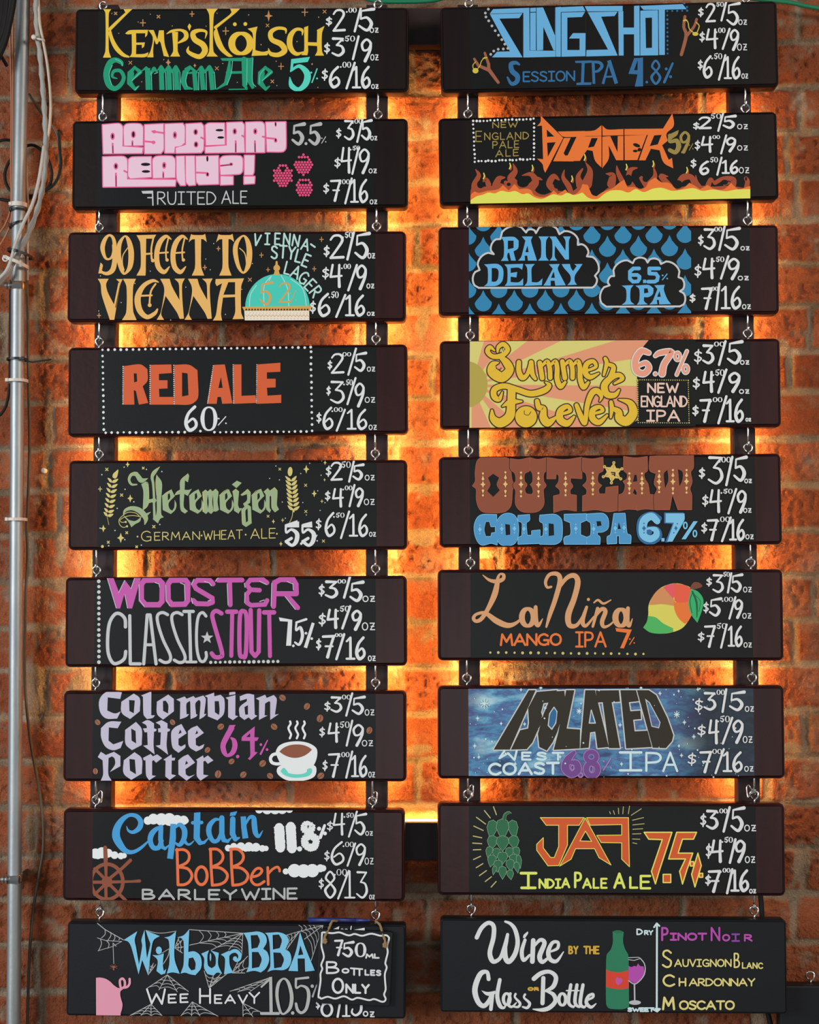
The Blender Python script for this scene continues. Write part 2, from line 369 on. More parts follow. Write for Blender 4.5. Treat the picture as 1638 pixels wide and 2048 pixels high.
DG = {
'0': (.55, '~o.27 0 .5 .08 .12 .9 0 .5 1.35 .08 .88 .9 .27 1 .5 .47 .88 .9 .55 .5 1.35 .47 .12 .9'),
'1': (.5, '0 .17 .7 .24 0 .9 .25 .97 1; 0 .98 .8 .5 .98 .8'),
'2': (.52, '~.0 .2 .7 .14 .03 .8 .38 .03 .9 .48 .22 1 .3 .55 .9 .0 .98 .8; 0 .98 .9 .52 .95 1'),
'3': (.52, '.04 .03 1.1 .5 .04 .8 .2 .4 .7; ~.2 .4 .7 .44 .47 .9 .52 .76 1.2 .3 .98 1 .0 .84 .7'),
'4': (.55, '.12 .0 .9 .02 .55 .9 .55 .5 .8; .44 .0 .9 .42 .5 1 .44 1 1.2'),
'5': (.55, '.56 .0 1.3 .34 .04 1 .08 .09 .6 .06 .46 .7; ~.06 .46 .7 .3 .4 1 .47 .68 1.35 .3 .98 1.1 .0 .78 .8'),
'6': (.55, '~.46 .0 1 .14 .3 1 .03 .7 1.2 .2 .98 1.2 .48 .86 1 .52 .66 1 .36 .5 .8 .12 .66 .7'),
'7': (.55, '0 .05 .9 .52 .03 1 .36 .5 .9 .22 1 1.2; .12 .5 .7 .46 .5 .7'),
'8': (.55, '~o.3 .46 .9 .06 .25 1 .28 .01 .9 .5 .24 1 .3 .46 .9 .03 .72 1.2 .28 1 1 .54 .74 1.2'),
'9': (.52, '~o.28 .01 .9 .04 .22 1 .12 .5 .9 .36 .46 .8 .5 .2 1; ~.5 .18 1 .46 .5 1.1 .2 1 1.3'),
'%': (.7, '.6 0 .9 .08 1 .9; .08 .22 1.3 .12 .24 1.3; .6 .78 1.3 .62 .8 1.3'),
'$': (.5, '~.46 .24 1 .24 .15 1 .04 .3 1 .24 .47 1 .46 .64 1 .24 .84 1 .02 .74 1; .28 0 .9 .22 1 .9'),
'.': (.1, '.05 .95 1.4 .06 .97 1.4'), '/': (.4, '.4 0 1 0 1 1'),
}
def glyph(ch, F, fx, fy, w, digits=False):
    spec = (DG if digits else GL).get(ch) or GL.get(ch)
    isd = digits and ch in DG
    for st in spec[1].split(';'):
        st = st.strip()
        if not st: continue
        k = ''
        while st[0] in '~o': k += st[0]; st = st[1:]
        P = trips(st) if isd else [(x, y, 1.) for x, y in pairs(st)]
        v([F(x, y) + (w*q,) for x, y, q in P], k)
def line(txt, x0, x1, yt, yb, w, dy=0., digits=False, gap=.22, slant=0.):
    """one line of lettering that fills x0..x1; dy = how much lower the right end stands"""
    W = []
    for c in txt: W.append(((DG if digits and c in DG else GL).get(c) or (.5,))[0])
    q = .45 if len(txt) > 1 else .1; x0 += w*q; x1 -= w*q; yt += w*.45; yb -= w*.45
    tot = sum(W) + gap*(len(txt)-1)
    h = yb-yt; f = (x1-x0)/tot; x = 0.
    for c, cw in zip(txt, W):
        ox = x0+x*f; oy = yt+dy*(x/tot)
        glyph(c, lambda a, b: (ox+a*f+slant*(1-b)*h, oy+b*h+dy*(a/tot)), f, h, w, digits)
        x += cw+gap
def rot_text(txt, places, h, w, wf=.8):
    for c, (x, y, a) in zip(txt, places):
        ca, sa = math.cos(math.radians(a)), math.sin(math.radians(a)); W = GL[c][0]
        glyph(c, lambda u, q: (x+(u-W/2)*h*wf*ca-(q-.5)*h*sa, y+(u-W/2)*h*wf*sa+(q-.5)*h*ca), h, h, w)
def price(txt, t, w=11):
    """$ box (x0 x1 y0 y1), figure, cents, slash (xt yt xb yb), size, oz"""
    a = nums(t); big, rest = txt.split('.'); ct, sz = rest.split('/')
    line('$', a[0], a[1], a[2], a[3], w*.58, digits=True)
    line(big, a[4], a[5], a[6], a[7], w, digits=True)
    d(4.2, [(a[8]+3, a[11]-3)], 8)
    line(ct, a[8]+11, a[9]+1, a[10], a[11]+1, w*.38, digits=True, gap=.24)
    s(w*.9, a[12:16])
    line(sz, a[16], a[17], a[18], a[19], w, digits=True, gap=.12)
    line('oz', a[20]+1, a[21], a[22], a[23], w*.38, gap=.34)
def cloud(t):
    for i, c in enumerate(trips(t)): d(c[2], [c[:2]], 18)
def scallop(t, bul=.36, n=8):
    """closed loop of arcs bulging outward between cusps"""
    P = pairs(t); out = []
    cx = sum(q[0] for q in P)/len(P); cy = sum(q[1] for q in P)/len(P)
    for i in range(len(P)-1):
        a, b = P[i], P[i+1]; mx, my = (a[0]+b[0])/2, (a[1]+b[1])/2; dx, dy = b[0]-a[0], b[1]-a[1]
        ll = math.hypot(dx, dy) or 1; nx, ny = dy/ll, -dx/ll
        if nx*(mx-cx)+ny*(my-cy) < 0: nx, ny = -nx, -ny
        for j in range(n):
            q = j/n; h = math.sqrt(max(0, 1-(2*q-1)**2))*bul*ll
            out.append((a[0]+dx*q+nx*h, a[1]+dy*q+ny*h))
    out.append(P[-1]); return out
def web(cx, cy, ends, rings, w=3.2, sag=.16):
    E = pairs(ends)
    for x, y in E: s(w, [(cx, cy), (x, y)])
    for f in rings:
        for a, b in zip(E, E[1:]):
            p0 = (cx+(a[0]-cx)*f, cy+(a[1]-cy)*f); p1 = (cx+(b[0]-cx)*f, cy+(b[1]-cy)*f)
            m = ((p0[0]+p1[0])/2, (p0[1]+p1[1])/2); m = (m[0]+(cx-m[0])*sag, m[1]+(cy-m[1])*sag)
            s(w*.85, [p0, m, p1], '~')
def shift(t, dx, dy, sx=1., sy=None):
    sy = sx if sy is None else sy
    return ' | '.join(' '.join('%g %g' % (x*sx+dx, y*sy+dy) for x, y in pairs(q)) for q in t.split('|'))
def shift3(t, dx, dy, sx=1.):
    return ' '.join('%g %g %g' % (x*sx+dx, y*sx+dy, w*sx) for x, y, w in trips(t))

# front corners of every board in the photograph: top left, top right, bottom left, bottom right
QUADS = {
'L0': [(149.5,17),(817,13.5),(149,186),(818,184)], 'L1': [(143,241.4),(815.5,235.4),(144,419),(816.3,415)],
'L2': [(135.5,464),(812,460.5),(133.4,643.4),(812,643)], 'L3': [(136,694.8),(814.6,687.5),(135,873.4),(816.3,867.4)],
'L4': [(136.4,922),(814.6,918),(136.4,1099),(814.6,1100)], 'L5': [(129.4,1155),(814,1150.6),(130,1334.4),(814,1332)],
'L6': [(126,1381.5),(813,1381.5),(126,1563.5),(813,1563.5)], 'L7': [(124.3,1618),(809.7,1619),(126,1801.5),(809.7,1804.5)],
'L8': [(134.5,1844),(811.5,1849),(132.8,2031),(811.5,2038.8)],
'R0': [(879.4,13.7),(1556.3,0),(882.8,184.6),(1556.3,173.5)], 'R1': [(877.7,235.6),(1556.3,222),(877.7,411),(1556.3,398)],
'R2': [(876.8,453),(1557,448.8),(876.8,630.9),(1559,628)], 'R3': [(879.4,680.5),(1560.6,677),(879.4,859),(1563,853)],
'R4': [(877.7,914),(1563,906),(878.5,1094.3),(1564,1089)], 'R5': [(876,1138.8),(1566.6,1138.8),(874.3,1321.7),(1567.4,1320.9)],
'R6': [(874.3,1372),(1570,1370.5),(876,1557.7),(1569,1557.7)], 'R7': [(875,1605.4),(1570,1607),(875,1791),(1571,1792.6)],
'R8': [(880.3,1837),(1573.3,1840),(881,2024.6),(1574,2028.4)],
}
PAL = {'white': (216,218,218), 'gray': (176,177,176), 'dimwhite': (196,198,196), 'yellow': (226,186,58), 'teal': (20,146,108), 'teallight': (96,196,170),
'aqua': (84,206,186), 'star': (186,132,84), 'pink': (238,192,210), 'hotpink': (224,92,142), 'berry': (222,74,122), 'tan': (226,174,96), 'mint': (178,212,204),
'dome': (66,196,178), 'gold': (206,158,84), 'cream': (228,216,200), 'black': (24,24,25), 'slot': (36,33,30), 'redale': (206,88,44), 'sage': (150,170,128), 'straw': (206,190,116),
'magenta': (192,84,164), 'lilac': (192,184,204), 'violet': (70,52,130), 'bean': (150,96,70), 'beandark': (84,46,34), 'cup': (226,238,230), 'saucer': (104,208,190), 'coffee': (140,82,60),
'blue': (66,152,208), 'orange': (230,110,64), 'helm': (138,74,50), 'ltblue': (120,190,222), 'pig': (222,148,170), 'webgray': (178,178,176), 'silver': (190,192,192),
'slingblue': (100,170,216), 'deepblue': (44,104,152), 'wood': (150,90,64), 'band': (206,184,70), 'dotgray': (170,176,178), 'burn': (240,114,46), 'olive': (150,130,66), 'flame': (158,70,40),
'fireyellow': (220,220,92), 'drop': (44,128,172), 'rain': (92,170,218), 'cloudline': (196,196,198), 'ray': (222,148,112), 'raylight': (212,202,116), 'sun': (176,158,70), 'summer': (222,182,50),
'ink': (52,34,22), 'blush': (226, 192, 178), 'salmon': (232,152,126), 'outlaw': (140,74,50), 'outlawedge': (168,86,56), 'coldblue': (74,146,196), 'coldlight': (122,190,226), 'lawgold': (226,188,122), 'badge': (214,182,96),
'iso': (46,40,31), 'isoline': (196,198,196), 'purple': (112,72,138), 'plum': (168,120,186), 'peach': (210,154,108), 'mango': (238,116,52), 'mangored': (232,92,66), 'mangopink': (226,88,98),
'mangoyellow': (214,206,92), 'mangogreen': (78,176,92), 'mangoflesh': (206,140,88), 'leaf': (52,170,104), 'leafdark': (22,92,60), 'stem': (116,66,48), 'jaf': (208,88,44), 'jafline': (236,220,96),
'lime': (220,232,104), 'hop': (44,104,72), 'hopline': (128,160,128), 'straw2': (190,180,120), 'wine': (178,76,170), 'winedark': (130,70,160), 'winegreen': (42,122,88), 'label': (212,66,46), 'winegold': (204,164,62), 'cream2': (222,208,130), 'glass': (184,184,190), 'sweet': (204,226,232)}

# ================= left column =================
board('L0', 130, 0, 2.34); part('beer_name'); col('yellow'); view(130, 0, 4.68)
p('358 85 435 85 412 120 409 290 412 480 432 540 356 540 378 480 378 120'); p('548 85 632 85 590 125 425 290 405 285 405 268 540 140 566 118')
p('403 300 430 280 455 360 500 440 555 500 605 528 600 541 540 530 470 470 428 390')
p('563 315 600 285 778 280 768 332 750 350 752 312 665 312 667 400 748 398 738 440 720 452 720 420 667 420 665 508 740 505 782 490 770 525 740 537 605 535 625 500 625 320 585 322')
p('780 282 830 282 865 370 880 285 925 285 935 420 975 535 925 525 895 400 882 385 865 415 850 412 836 370 825 470 828 537 768 537 800 480 822 350')
p('1003 300 1058 300 1056 480 1078 530 985 530 1012 480'); v('952 318 6 1000 292 24 1080 282 22 1130 310 40 1128 360 40 1062 402 14', '~'); p('1165 220 1182 245 1166 290 1147 250')
v('1312 360 6 1322 300 22 1260 285 30 1200 310 46 1215 370 52 1290 420 56 1310 480 56 1265 530 46 1200 515 40 1150 480 30 1158 436 6', '~')
p('1320 75 1437 75 1395 130 1390 480 1432 530 1325 530 1350 480 1350 140'); p('1543 75 1645 75 1600 120 1412 272 1395 268 1395 250 1540 140 1560 115'); p('1393 300 1420 260 1460 380 1500 460 1572 530 1530 532 1450 470 1410 400')
view(480, 0, 3.9)
ring(8, 340, 72, 78, 54, 26); d(15, '-40 190 42 188'); p('60 225 137 208 125 260 120 392 180 405 233 392 212 432 90 437 98 400 98 260')
v('358 262 6 352 228 22 290 222 26 240 255 36 250 310 38 320 345 44 348 395 44 300 428 36 240 420 30 222 380 6', '~')
v('486 275 6 484 236 22 436 232 26 395 280 42 388 350 44 412 402 36 448 422 28 494 406 8', '~')
p('500 215 532 203 530 330 600 332 602 250 600 235 660 203 640 260 640 400 656 435 585 435 602 400 602 360 530 356 532 400 525 432 478 430 500 395')
part('style_lettering'); col('teal'); view(200, 100, 3.561)
v('160 110 14 150 88 30 110 72 36 70 95 42 46 170 44 62 245 42 105 276 34 150 245 30 170 195 28 145 150 26 100 152 24 88 190 18 122 204 8', '~')
def e_german(dx): s(38, [(225+dx, 170), (212+dx, 230)]); v([(250+dx,118,10),(215+dx,165,38),(212+dx,235,38),(250+dx,280,22),(278+dx,258,8)]); v([(246+dx,125,20),(288+dx,158,28),(225+dx,218,12)])
e_german(0); e_german(930)
v('340 130 38 345 285 38', 'b'); v('298 150 6 330 128 20 358 160 20', ''); v('350 190 8 385 135 30 412 160 6')
for x in (442, 496, 548): v([(x-6,128,34),(x,285,36)], 'b')
v('408 148 6 436 120 24 460 150 16'); v('450 165 10 490 122 26 510 150 16'); v('505 165 10 540 122 26 562 150 16')
v('652 125 10 605 160 36 592 225 38 612 270 30 658 278 10'); v('672 150 32 684 288 34', 'b'); v('606 135 10 640 122 22 690 160 14'); v('600 170 6 680 160 20 690 150 6')
for x in (728, 794): v([(x-6,135,34),(x+8,285,34)], 'b')
v('692 150 6 722 124 24 745 155 16'); v('735 170 10 780 122 28 806 160 18')
v('925 66 10 918 150 32 896 240 26 832 280 8'); p('858 60 1050 56 1036 82 870 78'); v('1026 66 36 1030 250 32 1046 280 12', ''); s(8, '920 282 1045 280'); s(18, '905 162 1030 160')
v('1068 58 40 1066 220 38 1092 275 20', 'b'); p('1040 75 1092 48 1090 80 1050 90')
part('strength_lettering'); col('aqua'); p('1362 66 1496 50 1480 86 1378 98 1374 150 1354 160'); v('1360 150 14 1420 116 26 1476 170 46 1465 240 44 1415 282 30 1365 255 36 1352 195 6', '~'); s(9, '1546 136 1510 232'); d(7, '1505 162 1546 204')
part('paint_highlight'); col('teallight')
for t in ('160 112 150 86 110 66', '88 110 66 175 84 250', '290 158 228 220', '272 262 250 286', '366 160 370 286', '410 162 388 170', '468 160 472 286', '520 160 524 286', '570 158 572 286', '625 160 612 220 622 262', '702 160 704 286', '756 160 758 286', '815 160 824 280', '944 80 934 170 905 250', '1048 64 1046 250', '1090 60 1086 220 1110 262', '1168 140 1140 180 1138 240', '1222 158 1156 220'): s(5, t, '~')
part('star_pattern'); col('star'); view(130, 0, 4.68)
for x, y, r in ((730,216,30),(1190,133,24),(1505,292,34)): plus(x, y, r, 9)
for x, y, r in ((475,128,11),(876,158,13)): xx(x, y, r, 9)
d(5, '440 128 686 208 800 135 1005 245 1322 247 504 314 1424 125'); view(480, 0, 3.9); spark(224, 126, 46); plus(506, 97, 28, 7); xx(215, 200, 11, 6); xx(660, 92, 12, 6); d(5, '68 118 614 136 445 326 165 350 455 60')
view(200, 100, 3.561); spark(487, 90, 26, .4); spark(676, 112, 16, .4); plus(1290, 118, 22, 6); xx(217, 92, 11, 5); xx(833, 132, 12, 5); xx(1228, 225, 10, 6); d(6, '1511 102'); d(4, '298 228 455 70 875 98 978 232 1260 255 1552 268 1255 82')
view(130, 0, 2.34); part('price_lettering'); col('white')
price('2.00/5', '1222 1250 78 125 1256 1310 42 152 1316 1364 36 60 1386 33 1356 148 1376 1445 38 150 1425 1468 130 155', 12)
price('3.50/9', '1214 1240 200 255 1250 1304 174 268 1298 1356 168 195 1374 172 1348 278 1386 1434 180 292 1428 1468 255 285', 12)
price('6.00/16', '1203 1230 322 380 1238 1286 310 416 1288 1338 290 318 1356 296 1318 415 1342 1432 310 418 1432 1468 395 418', 12)

board('L1', 130, 220, 2.34); part('beer_name'); view(190, 235, 4.095)
RAS = ['62 62 200 53 226 78 226 238 392 250 386 292 70 296', '238 78 262 56 370 56 392 80 392 228 240 232', '408 62 560 54 562 262 540 294 408 296', '574 56 718 50 735 78 735 208 700 234 655 240 650 290 574 290', '745 56 870 48 888 72 888 262 870 288 665 292 662 250 745 226', '905 66 928 50 1060 48 1064 222 910 228', '1080 45 1204 40 1222 65 1220 150 1226 285 905 290 905 244 1080 230', '1236 42 1368 40 1388 64 1390 285 1236 286', '1400 41 1562 38 1562 252 1540 278 1410 280',
'65 325 234 322 262 345 264 508 662 512 656 562 68 568', '275 346 300 328 460 324 462 488 290 500 274 480', '475 346 500 322 630 320 655 345 656 492 477 497', '668 320 732 318 740 555 702 556 672 505', '745 318 815 318 822 552 772 556 748 530', '828 320 1010 315 1012 545 852 550 832 524', '1025 346 1050 320 1190 318 1208 340 1206 440 1190 460 1128 466 1030 470', '1030 482 1130 485 1130 548 1030 552', '1225 312 1305 312 1300 450 1290 470 1226 470', '1222 485 1308 485 1305 540 1222 545']
col('hotpink')
for t in RAS: v([(x, y, 17) for x, y in soften(pairs(t), .62)], 'o')
col('pink')
for t in RAS: p(t)
col('hotpink')
for t in ('145 215 148 290', '307 195 307 232', '470 115 560 128', '405 196 488 204', '1153 195 1153 285', '1310 195 1312 285', '1400 168 1480 176', '1478 45 1480 70', '172 460 174 565', '560 450 560 492', '832 452 920 456', '920 322 920 350', '1030 396 1112 386', '1206 150 1222 160', '1374 158 1392 162', '870 165 890 175', '240 438 262 450'): s(15, t)
for x, y, a, b in ((145,155,18,30),(315,140,19,30),(655,145,17,30),(825,120,19,26),(828,222,19,26),(1145,115,18,26),(1313,115,17,26),(172,400,19,28),(567,393,17,28),(486,118,16,14),(480,205,16,14),(1480,190,14,18),(922,468,14,18),(1115,384,16,14)): e(x, y, a, b)
col('black')
for x, y, a, b in ((145,155,8,18),(315,140,10,22),(655,145,7,16),(825,120,10,17),(828,222,10,17),(1020,105,32,10),(1030,165,28,10),(1145,115,8,16),(1313,115,7,14),(415,385,38,13),(418,443,34,11),(172,400,9,17),(567,393,7,16),(1115,384,8,8),(1480,186,6,12),(922,466,7,14),(921,340,8,22),(1480,55,6,14)): e(x, y, a, b)
for t in ('147 235 148 292', '307 205 307 230', '1153 215 1153 283', '1311 215 1312 283', '173 480 174 563', '560 460 560 490', '1030 397 1105 390'): s(5, t)
view(130, 220, 2.34); part('strength_lettering'); col('gray'); line('5', 1064, 1120, 60, 168, 14, digits=True); d(7, '1128 158'); line('5', 1142, 1196, 60, 168, 14, digits=True); line('%', 1198, 1224, 124, 158, 4.5, digits=True)
part('style_lettering'); col('silver'); p('358 380 412 378 412 392 364 392'); s(5.5, '388 411 410 411'); s(6, '410 382 412 446'); line('RUITED', 432, 708, 382, 444, 5.5, gap=.2); line('ALE', 732, 854, 378, 440, 5.5)
part('raspberry_drawing'); col('berry')
for nb, (cx, cy, rx, ry, hx, hy, ha, hb) in enumerate(((1020,308,48,54,1020,277,21,8),(1116,257,46,50,1110,232,24,9),(1120,364,42,46,1118,340,21,7))):
    part('raspberry_drawing', nb); col('berry')
    for j in range(-5, 6):
        for i in range(-5, 6):
            x, y = i*13.6+(j % 2)*6.8, j*11.8
            if (x/rx)**2+(y/ry)**2 < .93 and ((cx+x-hx)/ha)**2+((cy+y-hy)/hb)**2 > 1.15: d(6.1, [(cx+x, cy+y)], 9)
part('price_lettering'); col('white')
price('3.00/5', '1270 1293 85 135 1308 1350 45 145 1344 1390 42 65 1392 46 1368 150 1388 1434 45 145 1428 1462 122 144')
price('4.50/9', '1262 1290 222 275 1292 1340 174 298 1334 1380 168 190 1374 180 1345 300 1376 1424 180 300 1420 1460 275 298')
price('7.00/16', '1210 1236 342 395 1244 1292 324 430 1286 1332 325 348 1342 322 1312 438 1334 1420 324 438 1425 1462 420 443')

board('L2', 130, 440, 2.34); part('beer_name'); col('tan'); view(190, 460, 3.561)
v('100 38 16 70 70 28 54 130 32 72 195 20 100 208 14 128 180 22 140 110 28 128 55 22', 'o~'); v('136 110 28 142 200 34 128 280 36 90 310 26 50 300 18 36 270 10', '~'); p('24 310 40 232 56 250 50 290 60 310')
v('212 45 12 175 100 30 168 185 36 190 280 30 212 312 14 250 260 34 258 160 40 240 75 30', 'o~'); s(7, '236 125 200 180 196 240 208 285', '~')
p('296 38 436 34 420 62 365 62 362 265 362 290 360 325 296 325 325 265 322 90 312 66'); v('418 50 12 402 130 12 404 205 14', '~'); d(13, '412 218'); s(13, '355 172 405 168')
for dx in (0, 116):
    v([(542+dx,66,8),(505+dx,46,24),(462+dx,90,36),(440+dx,170,36),(450+dx,260,36),(492+dx,300,30),(530+dx,262,8)], '~'); s(12, [(450+dx,165),(520+dx,160)]); s(11, [(522+dx,62),(506+dx,140),(508+dx,210)], '~'); d(12, [(514+dx,214)])
for dx in (0, 195): p(shift('685 30 700 36 770 36 785 28 796 86 770 66 756 66 757 265 778 325 690 325 712 270 712 66 692 68 668 88', dx, 0))
v('1055 42 12 1010 90 30 1000 160 34 1022 260 26 1058 305 14 1092 250 36 1100 150 40 1085 75 30', 'o~'); s(7, '1030 130 1068 170 1080 250', '~')
p('20 348 98 348 80 385 90 440 150 558 178 400 180 378 150 350 198 350 182 385 138 640 106 640 48 460 40 385'); s(13, '174 376 130 590', 'b'); p('200 348 292 348 273 400 273 580 297 642 193 642 222 590 224 400')
v('452 372 8 410 362 24 345 400 32 305 480 44 318 570 42 370 620 32 425 595 26 445 565 12', '~'); s(13, '310 470 405 466'); s(13, '432 385 398 440 388 535', '~'); d(14, '390 536')
for dx in (0, 198): p(shift('465 348 532 348 548 400 602 500 596 380 566 348 640 346 622 385 622 480 634 632 604 634 585 590 503 470 472 600 492 640 440 640 468 590 494 440 490 400', dx, 0))
p('860 350 1062 345 1042 400 1042 590 1060 634 980 636 998 590 998 478 912 482 898 600 908 655 832 656 860 610 880 480 905 380 868 400 858 380 | 915 462 998 460 998 372 950 372')
part('style_lettering'); col('mint'); view(190, 460, 3.561)
rot_text('VIENNA', [(1154,72,12),(1228,64,2),(1300,64,2),(1366,66,4),(1432,76,10),(1500,104,14)], 78, 12); s(13, '1538 102 1566 122')
rot_text('STYLE', [(1278,160,2),(1340,156,4),(1400,164,8),(1452,186,14),(1504,218,22)], 86, 13); rot_text('LAGER', [(1374,272,14),(1432,300,24),(1488,342,34),(1534,392,46),(1574,440,52)], 86, 12)
part('dome_drawing'); col('dome'); p([(1300+230*math.cos(math.pi*i/24), 552-238*math.sin(math.pi*i/24)) for i in range(25)]); col('mint')
for t in ('1100 545 1108 460 1150 395', '1240 362 1256 330', '1205 540 1205 400 1255 330', '1380 545 1372 420 1325 322', '1505 540 1480 420 1395 350'): s(6, t, '~')
col('gold'); p('1048 548 1548 540 1535 576 1065 580'); d(24, '1295 272'); p('1288 222 1300 222 1304 255 1284 255'); p('1282 285 1308 285 1318 322 1272 322'); part('strength_lettering'); col('gold'); line('5', 1176, 1262, 368, 540, 15, digits=True); line('2', 1312, 1395, 372, 524, 13, digits=True); line('%', 1385, 1440, 430, 520, 6, digits=True)
part('dome_drawing'); col('cream'); p('1064 578 1526 576 1527 658 1068 662'); col('slot')
for i in range(22): p([(1072+i*20.8, 562), (1084+i*20.8, 561.5), (1084+i*20.8, 573), (1072+i*20.8, 573.5)])
col('gold'); s(4, [(1072+i*12.2, 604+(i % 2)*14) for i in range(38)])
for i in range(19): d(3, [(1080+i*24, 592), (1086+i*24, 632)], 8)
part('star_pattern'); col('star'); plus(1186, 180, 16, 6); plus(1614, 68, 16, 6); plus(1233, 284, 14, 6); plus(1562, 278, 16, 6); plus(783, 268, 15, 7); plus(880, 134, 14, 7); plus(30, 610, 15, 7); xx(1104, 355, 11, 6); col('dimwhite'); d(3.5, '846 98 790 208 395 294 40 328 286 382 648 408 188 518 930 602 540 642 1046 424 28 578 822 284 1122 240')
view(130, 440, 2.34); part('price_lettering'); col('white')
price('2.50/5', '1212 1238 118 175 1242 1304 66 186 1298 1346 55 85 1352 58 1322 185 1358 1424 58 186 1415 1452 155 182', 13)
price('4.00/9', '1205 1236 220 280 1240 1296 206 318 1293 1337 205 230 1366 212 1326 330 1364 1410 208 328 1410 1448 298 322', 12)
price('6.50/16', '1148 1174 378 440 1186 1240 342 456 1234 1280 335 366 1312 352 1270 454 1310 1406 350 454 1412 1450 430 450', 12)

board('L3', 130, 670, 2.34); part('beer_name'); col('redale')
p('275 146 355 138 386 160 386 215 364 240 390 318 346 326 332 262 322 258 325 326 272 326 | 322 180 336 180 338 218 324 222'); p('400 140 498 138 500 178 440 182 440 212 480 212 480 250 440 252 442 290 508 290 508 326 400 326'); p('512 140 582 140 620 165 622 296 590 324 512 326 | 548 176 574 180 578 282 548 288')
p('697 140 748 138 784 320 736 322 730 290 714 290 710 322 665 322 | 718 248 730 196 738 248'); p('790 138 826 138 826 285 892 282 896 318 790 322'); p('900 138 1008 130 1008 172 945 175 945 205 986 205 986 245 945 247 948 284 1012 280 1012 318 900 322')
part('dot_border'); col('white')
for a in ((272,148,271,322),(398,142,398,322),(509,142,511,322),(694,145,668,318),(787,140,789,318),(898,140,897,318)): dotline(2.6, *a, 20)
dotline(6, 175, 70, 1150, 58, 35, 1); dotline(6, 176, 98, 182, 442, 14, 1); dotline(6, 1151, 78, 1156, 448, 14, 1); dotline(6, 190, 457, 560, 455, 14, 1); dotline(6, 700, 455, 1130, 452, 17, 1)
part('strength_lettering'); col('white'); line('6', 562, 618, 330, 454, 14, digits=True); d(6, '634 450'); line('0', 642, 706, 332, 452, 14, digits=True); line('%', 712, 760, 380, 424, 5, digits=True)
part('price_lettering')
price('2.00/5', '1230 1250 118 165 1248 1304 84 184 1288 1338 80 100 1362 64 1326 186 1356 1408 80 174 1412 1452 148 172')
price('3.50/9', '1225 1243 238 285 1243 1304 212 324 1303 1346 208 235 1360 202 1322 324 1356 1400 222 338 1402 1452 290 318')
price('6.00/16', '1178 1200 362 415 1208 1254 336 446 1248 1298 338 360 1310 350 1272 448 1318 1416 346 446 1420 1460 420 445')

board('L4', 130, 895, 2.34); part('beer_name'); view(190, 915, 7.445)
HEF = []
HEF_V = ['622 402 20 545 400 34 508 330 40 545 255 48 620 255 62 690 340 74 785 312 8', '425 862 12 450 790 40 550 755 60 670 795 84 755 900 74 745 1000 6', '755 860 50 828 812 6', '432 872 8 510 955 24 545 1032 10', '968 138 4 890 215 56 852 290 46 868 400 36 880 600 34 880 720 34 888 900 40']
HEF_P = ['690 395 760 355 798 420 796 700 712 788 720 500', '500 930 600 945 688 885 672 950 600 992 545 1036', '920 258 996 370 986 640 990 850 1026 890 975 910 938 982 858 915 900 880 920 800 916 560 902 380', '795 622 850 616 888 590 918 642 884 692 850 666 795 684',
'1385 238 1402 270 1385 370 1340 342 1335 482 1400 482 1442 466 1382 572 1330 542 1325 740 1384 800 1340 836 1280 790 1264 640 1265 545 1183 566 1213 512 1266 480 1274 340']
EH = '1140 476 1188 578 1098 680 1110 760 1150 792 1180 745 1188 630 1214 700 1195 780 1130 842 1010 782 1000 570 1060 520 | 1085 550 1112 530 1120 600 1085 642'
HEF_P += [EH, shift(EH, 402, -4, 1)]
col('sage')
for t in HEF_V: v(t, '~')
for t in HEF_P: p(t)
view(400, 915, 6.3); q = .846
HP2 = ['30 440 70 408 104 440 90 560 104 680 75 712 35 682 45 560', '95 430 130 398 168 435 155 560 168 680 140 712 104 680 110 560', '160 430 198 398 232 435 222 560 238 660 205 680 170 680 168 560', '410 430 450 398 492 430 480 600 496 640 528 638 486 707 430 672 424 520', '465 292 526 320 460 386 402 340', '514 472 600 400 637 440 632 572 600 590 642 620 652 830 580 876 534 840 524 650 562 620 543 582 590 540 592 462 530 482 | 574 670 600 640 606 800 580 820', '803 432 856 388 884 420 940 378 976 420 970 600 996 655 945 692 904 640 900 482 878 490 880 640 896 660 880 698 835 650 828 470',
shift(EH, 245-1000*q, 400-476*q, q), shift(EH, 652-1000*q, 398-476*q, q)]
for t in HP2: p(t)
part('paint_highlight'); col('straw')
for t in ('30 440 70 408 104 440', '35 682 45 560 32 445', '160 430 198 398 232 435', '410 430 450 398 490 430', '514 472 600 400 637 440', '534 840 524 650', '245 478 300 425 350 400', '652 478 700 425 770 398', '805 432 856 390', '884 420 940 378 976 420', '905 640 900 482'): s(5, t)
s(9, '40 470 48 560 40 670'); view(190, 915, 7.445)
for t in ('420 860 360 925 370 1000 420 1040 482 1025', '690 885 570 865 460 880 375 930 400 965 462 958', '428 850 500 815 600 825 660 870'): s(9, t, '~')
for t in ('498 330 515 260 580 218 640 225', '775 365 796 420 796 690 720 780', '835 285 870 210 965 140', '1000 575 1140 478', '425 840 460 765 550 735', '740 1000 730 900 690 850', '920 260 905 380 918 560', '1185 565 1265 490', '1275 340 1385 240'): s(6, t, '~')
d(16, '478 1025 458 960')
part('wheat_drawing'); col('straw')
def grain(x, y, a, l, w):
    c, q = math.cos(math.radians(a)), math.sin(math.radians(a)); p([(x+u*c-b*q, y+u*q+b*c) for u, b in ((0, 0), (l*.3, w), (l*.7, w*.8), (l, 0), (l*.6, -w*.55), (l*.25, -w*.7))], '~')
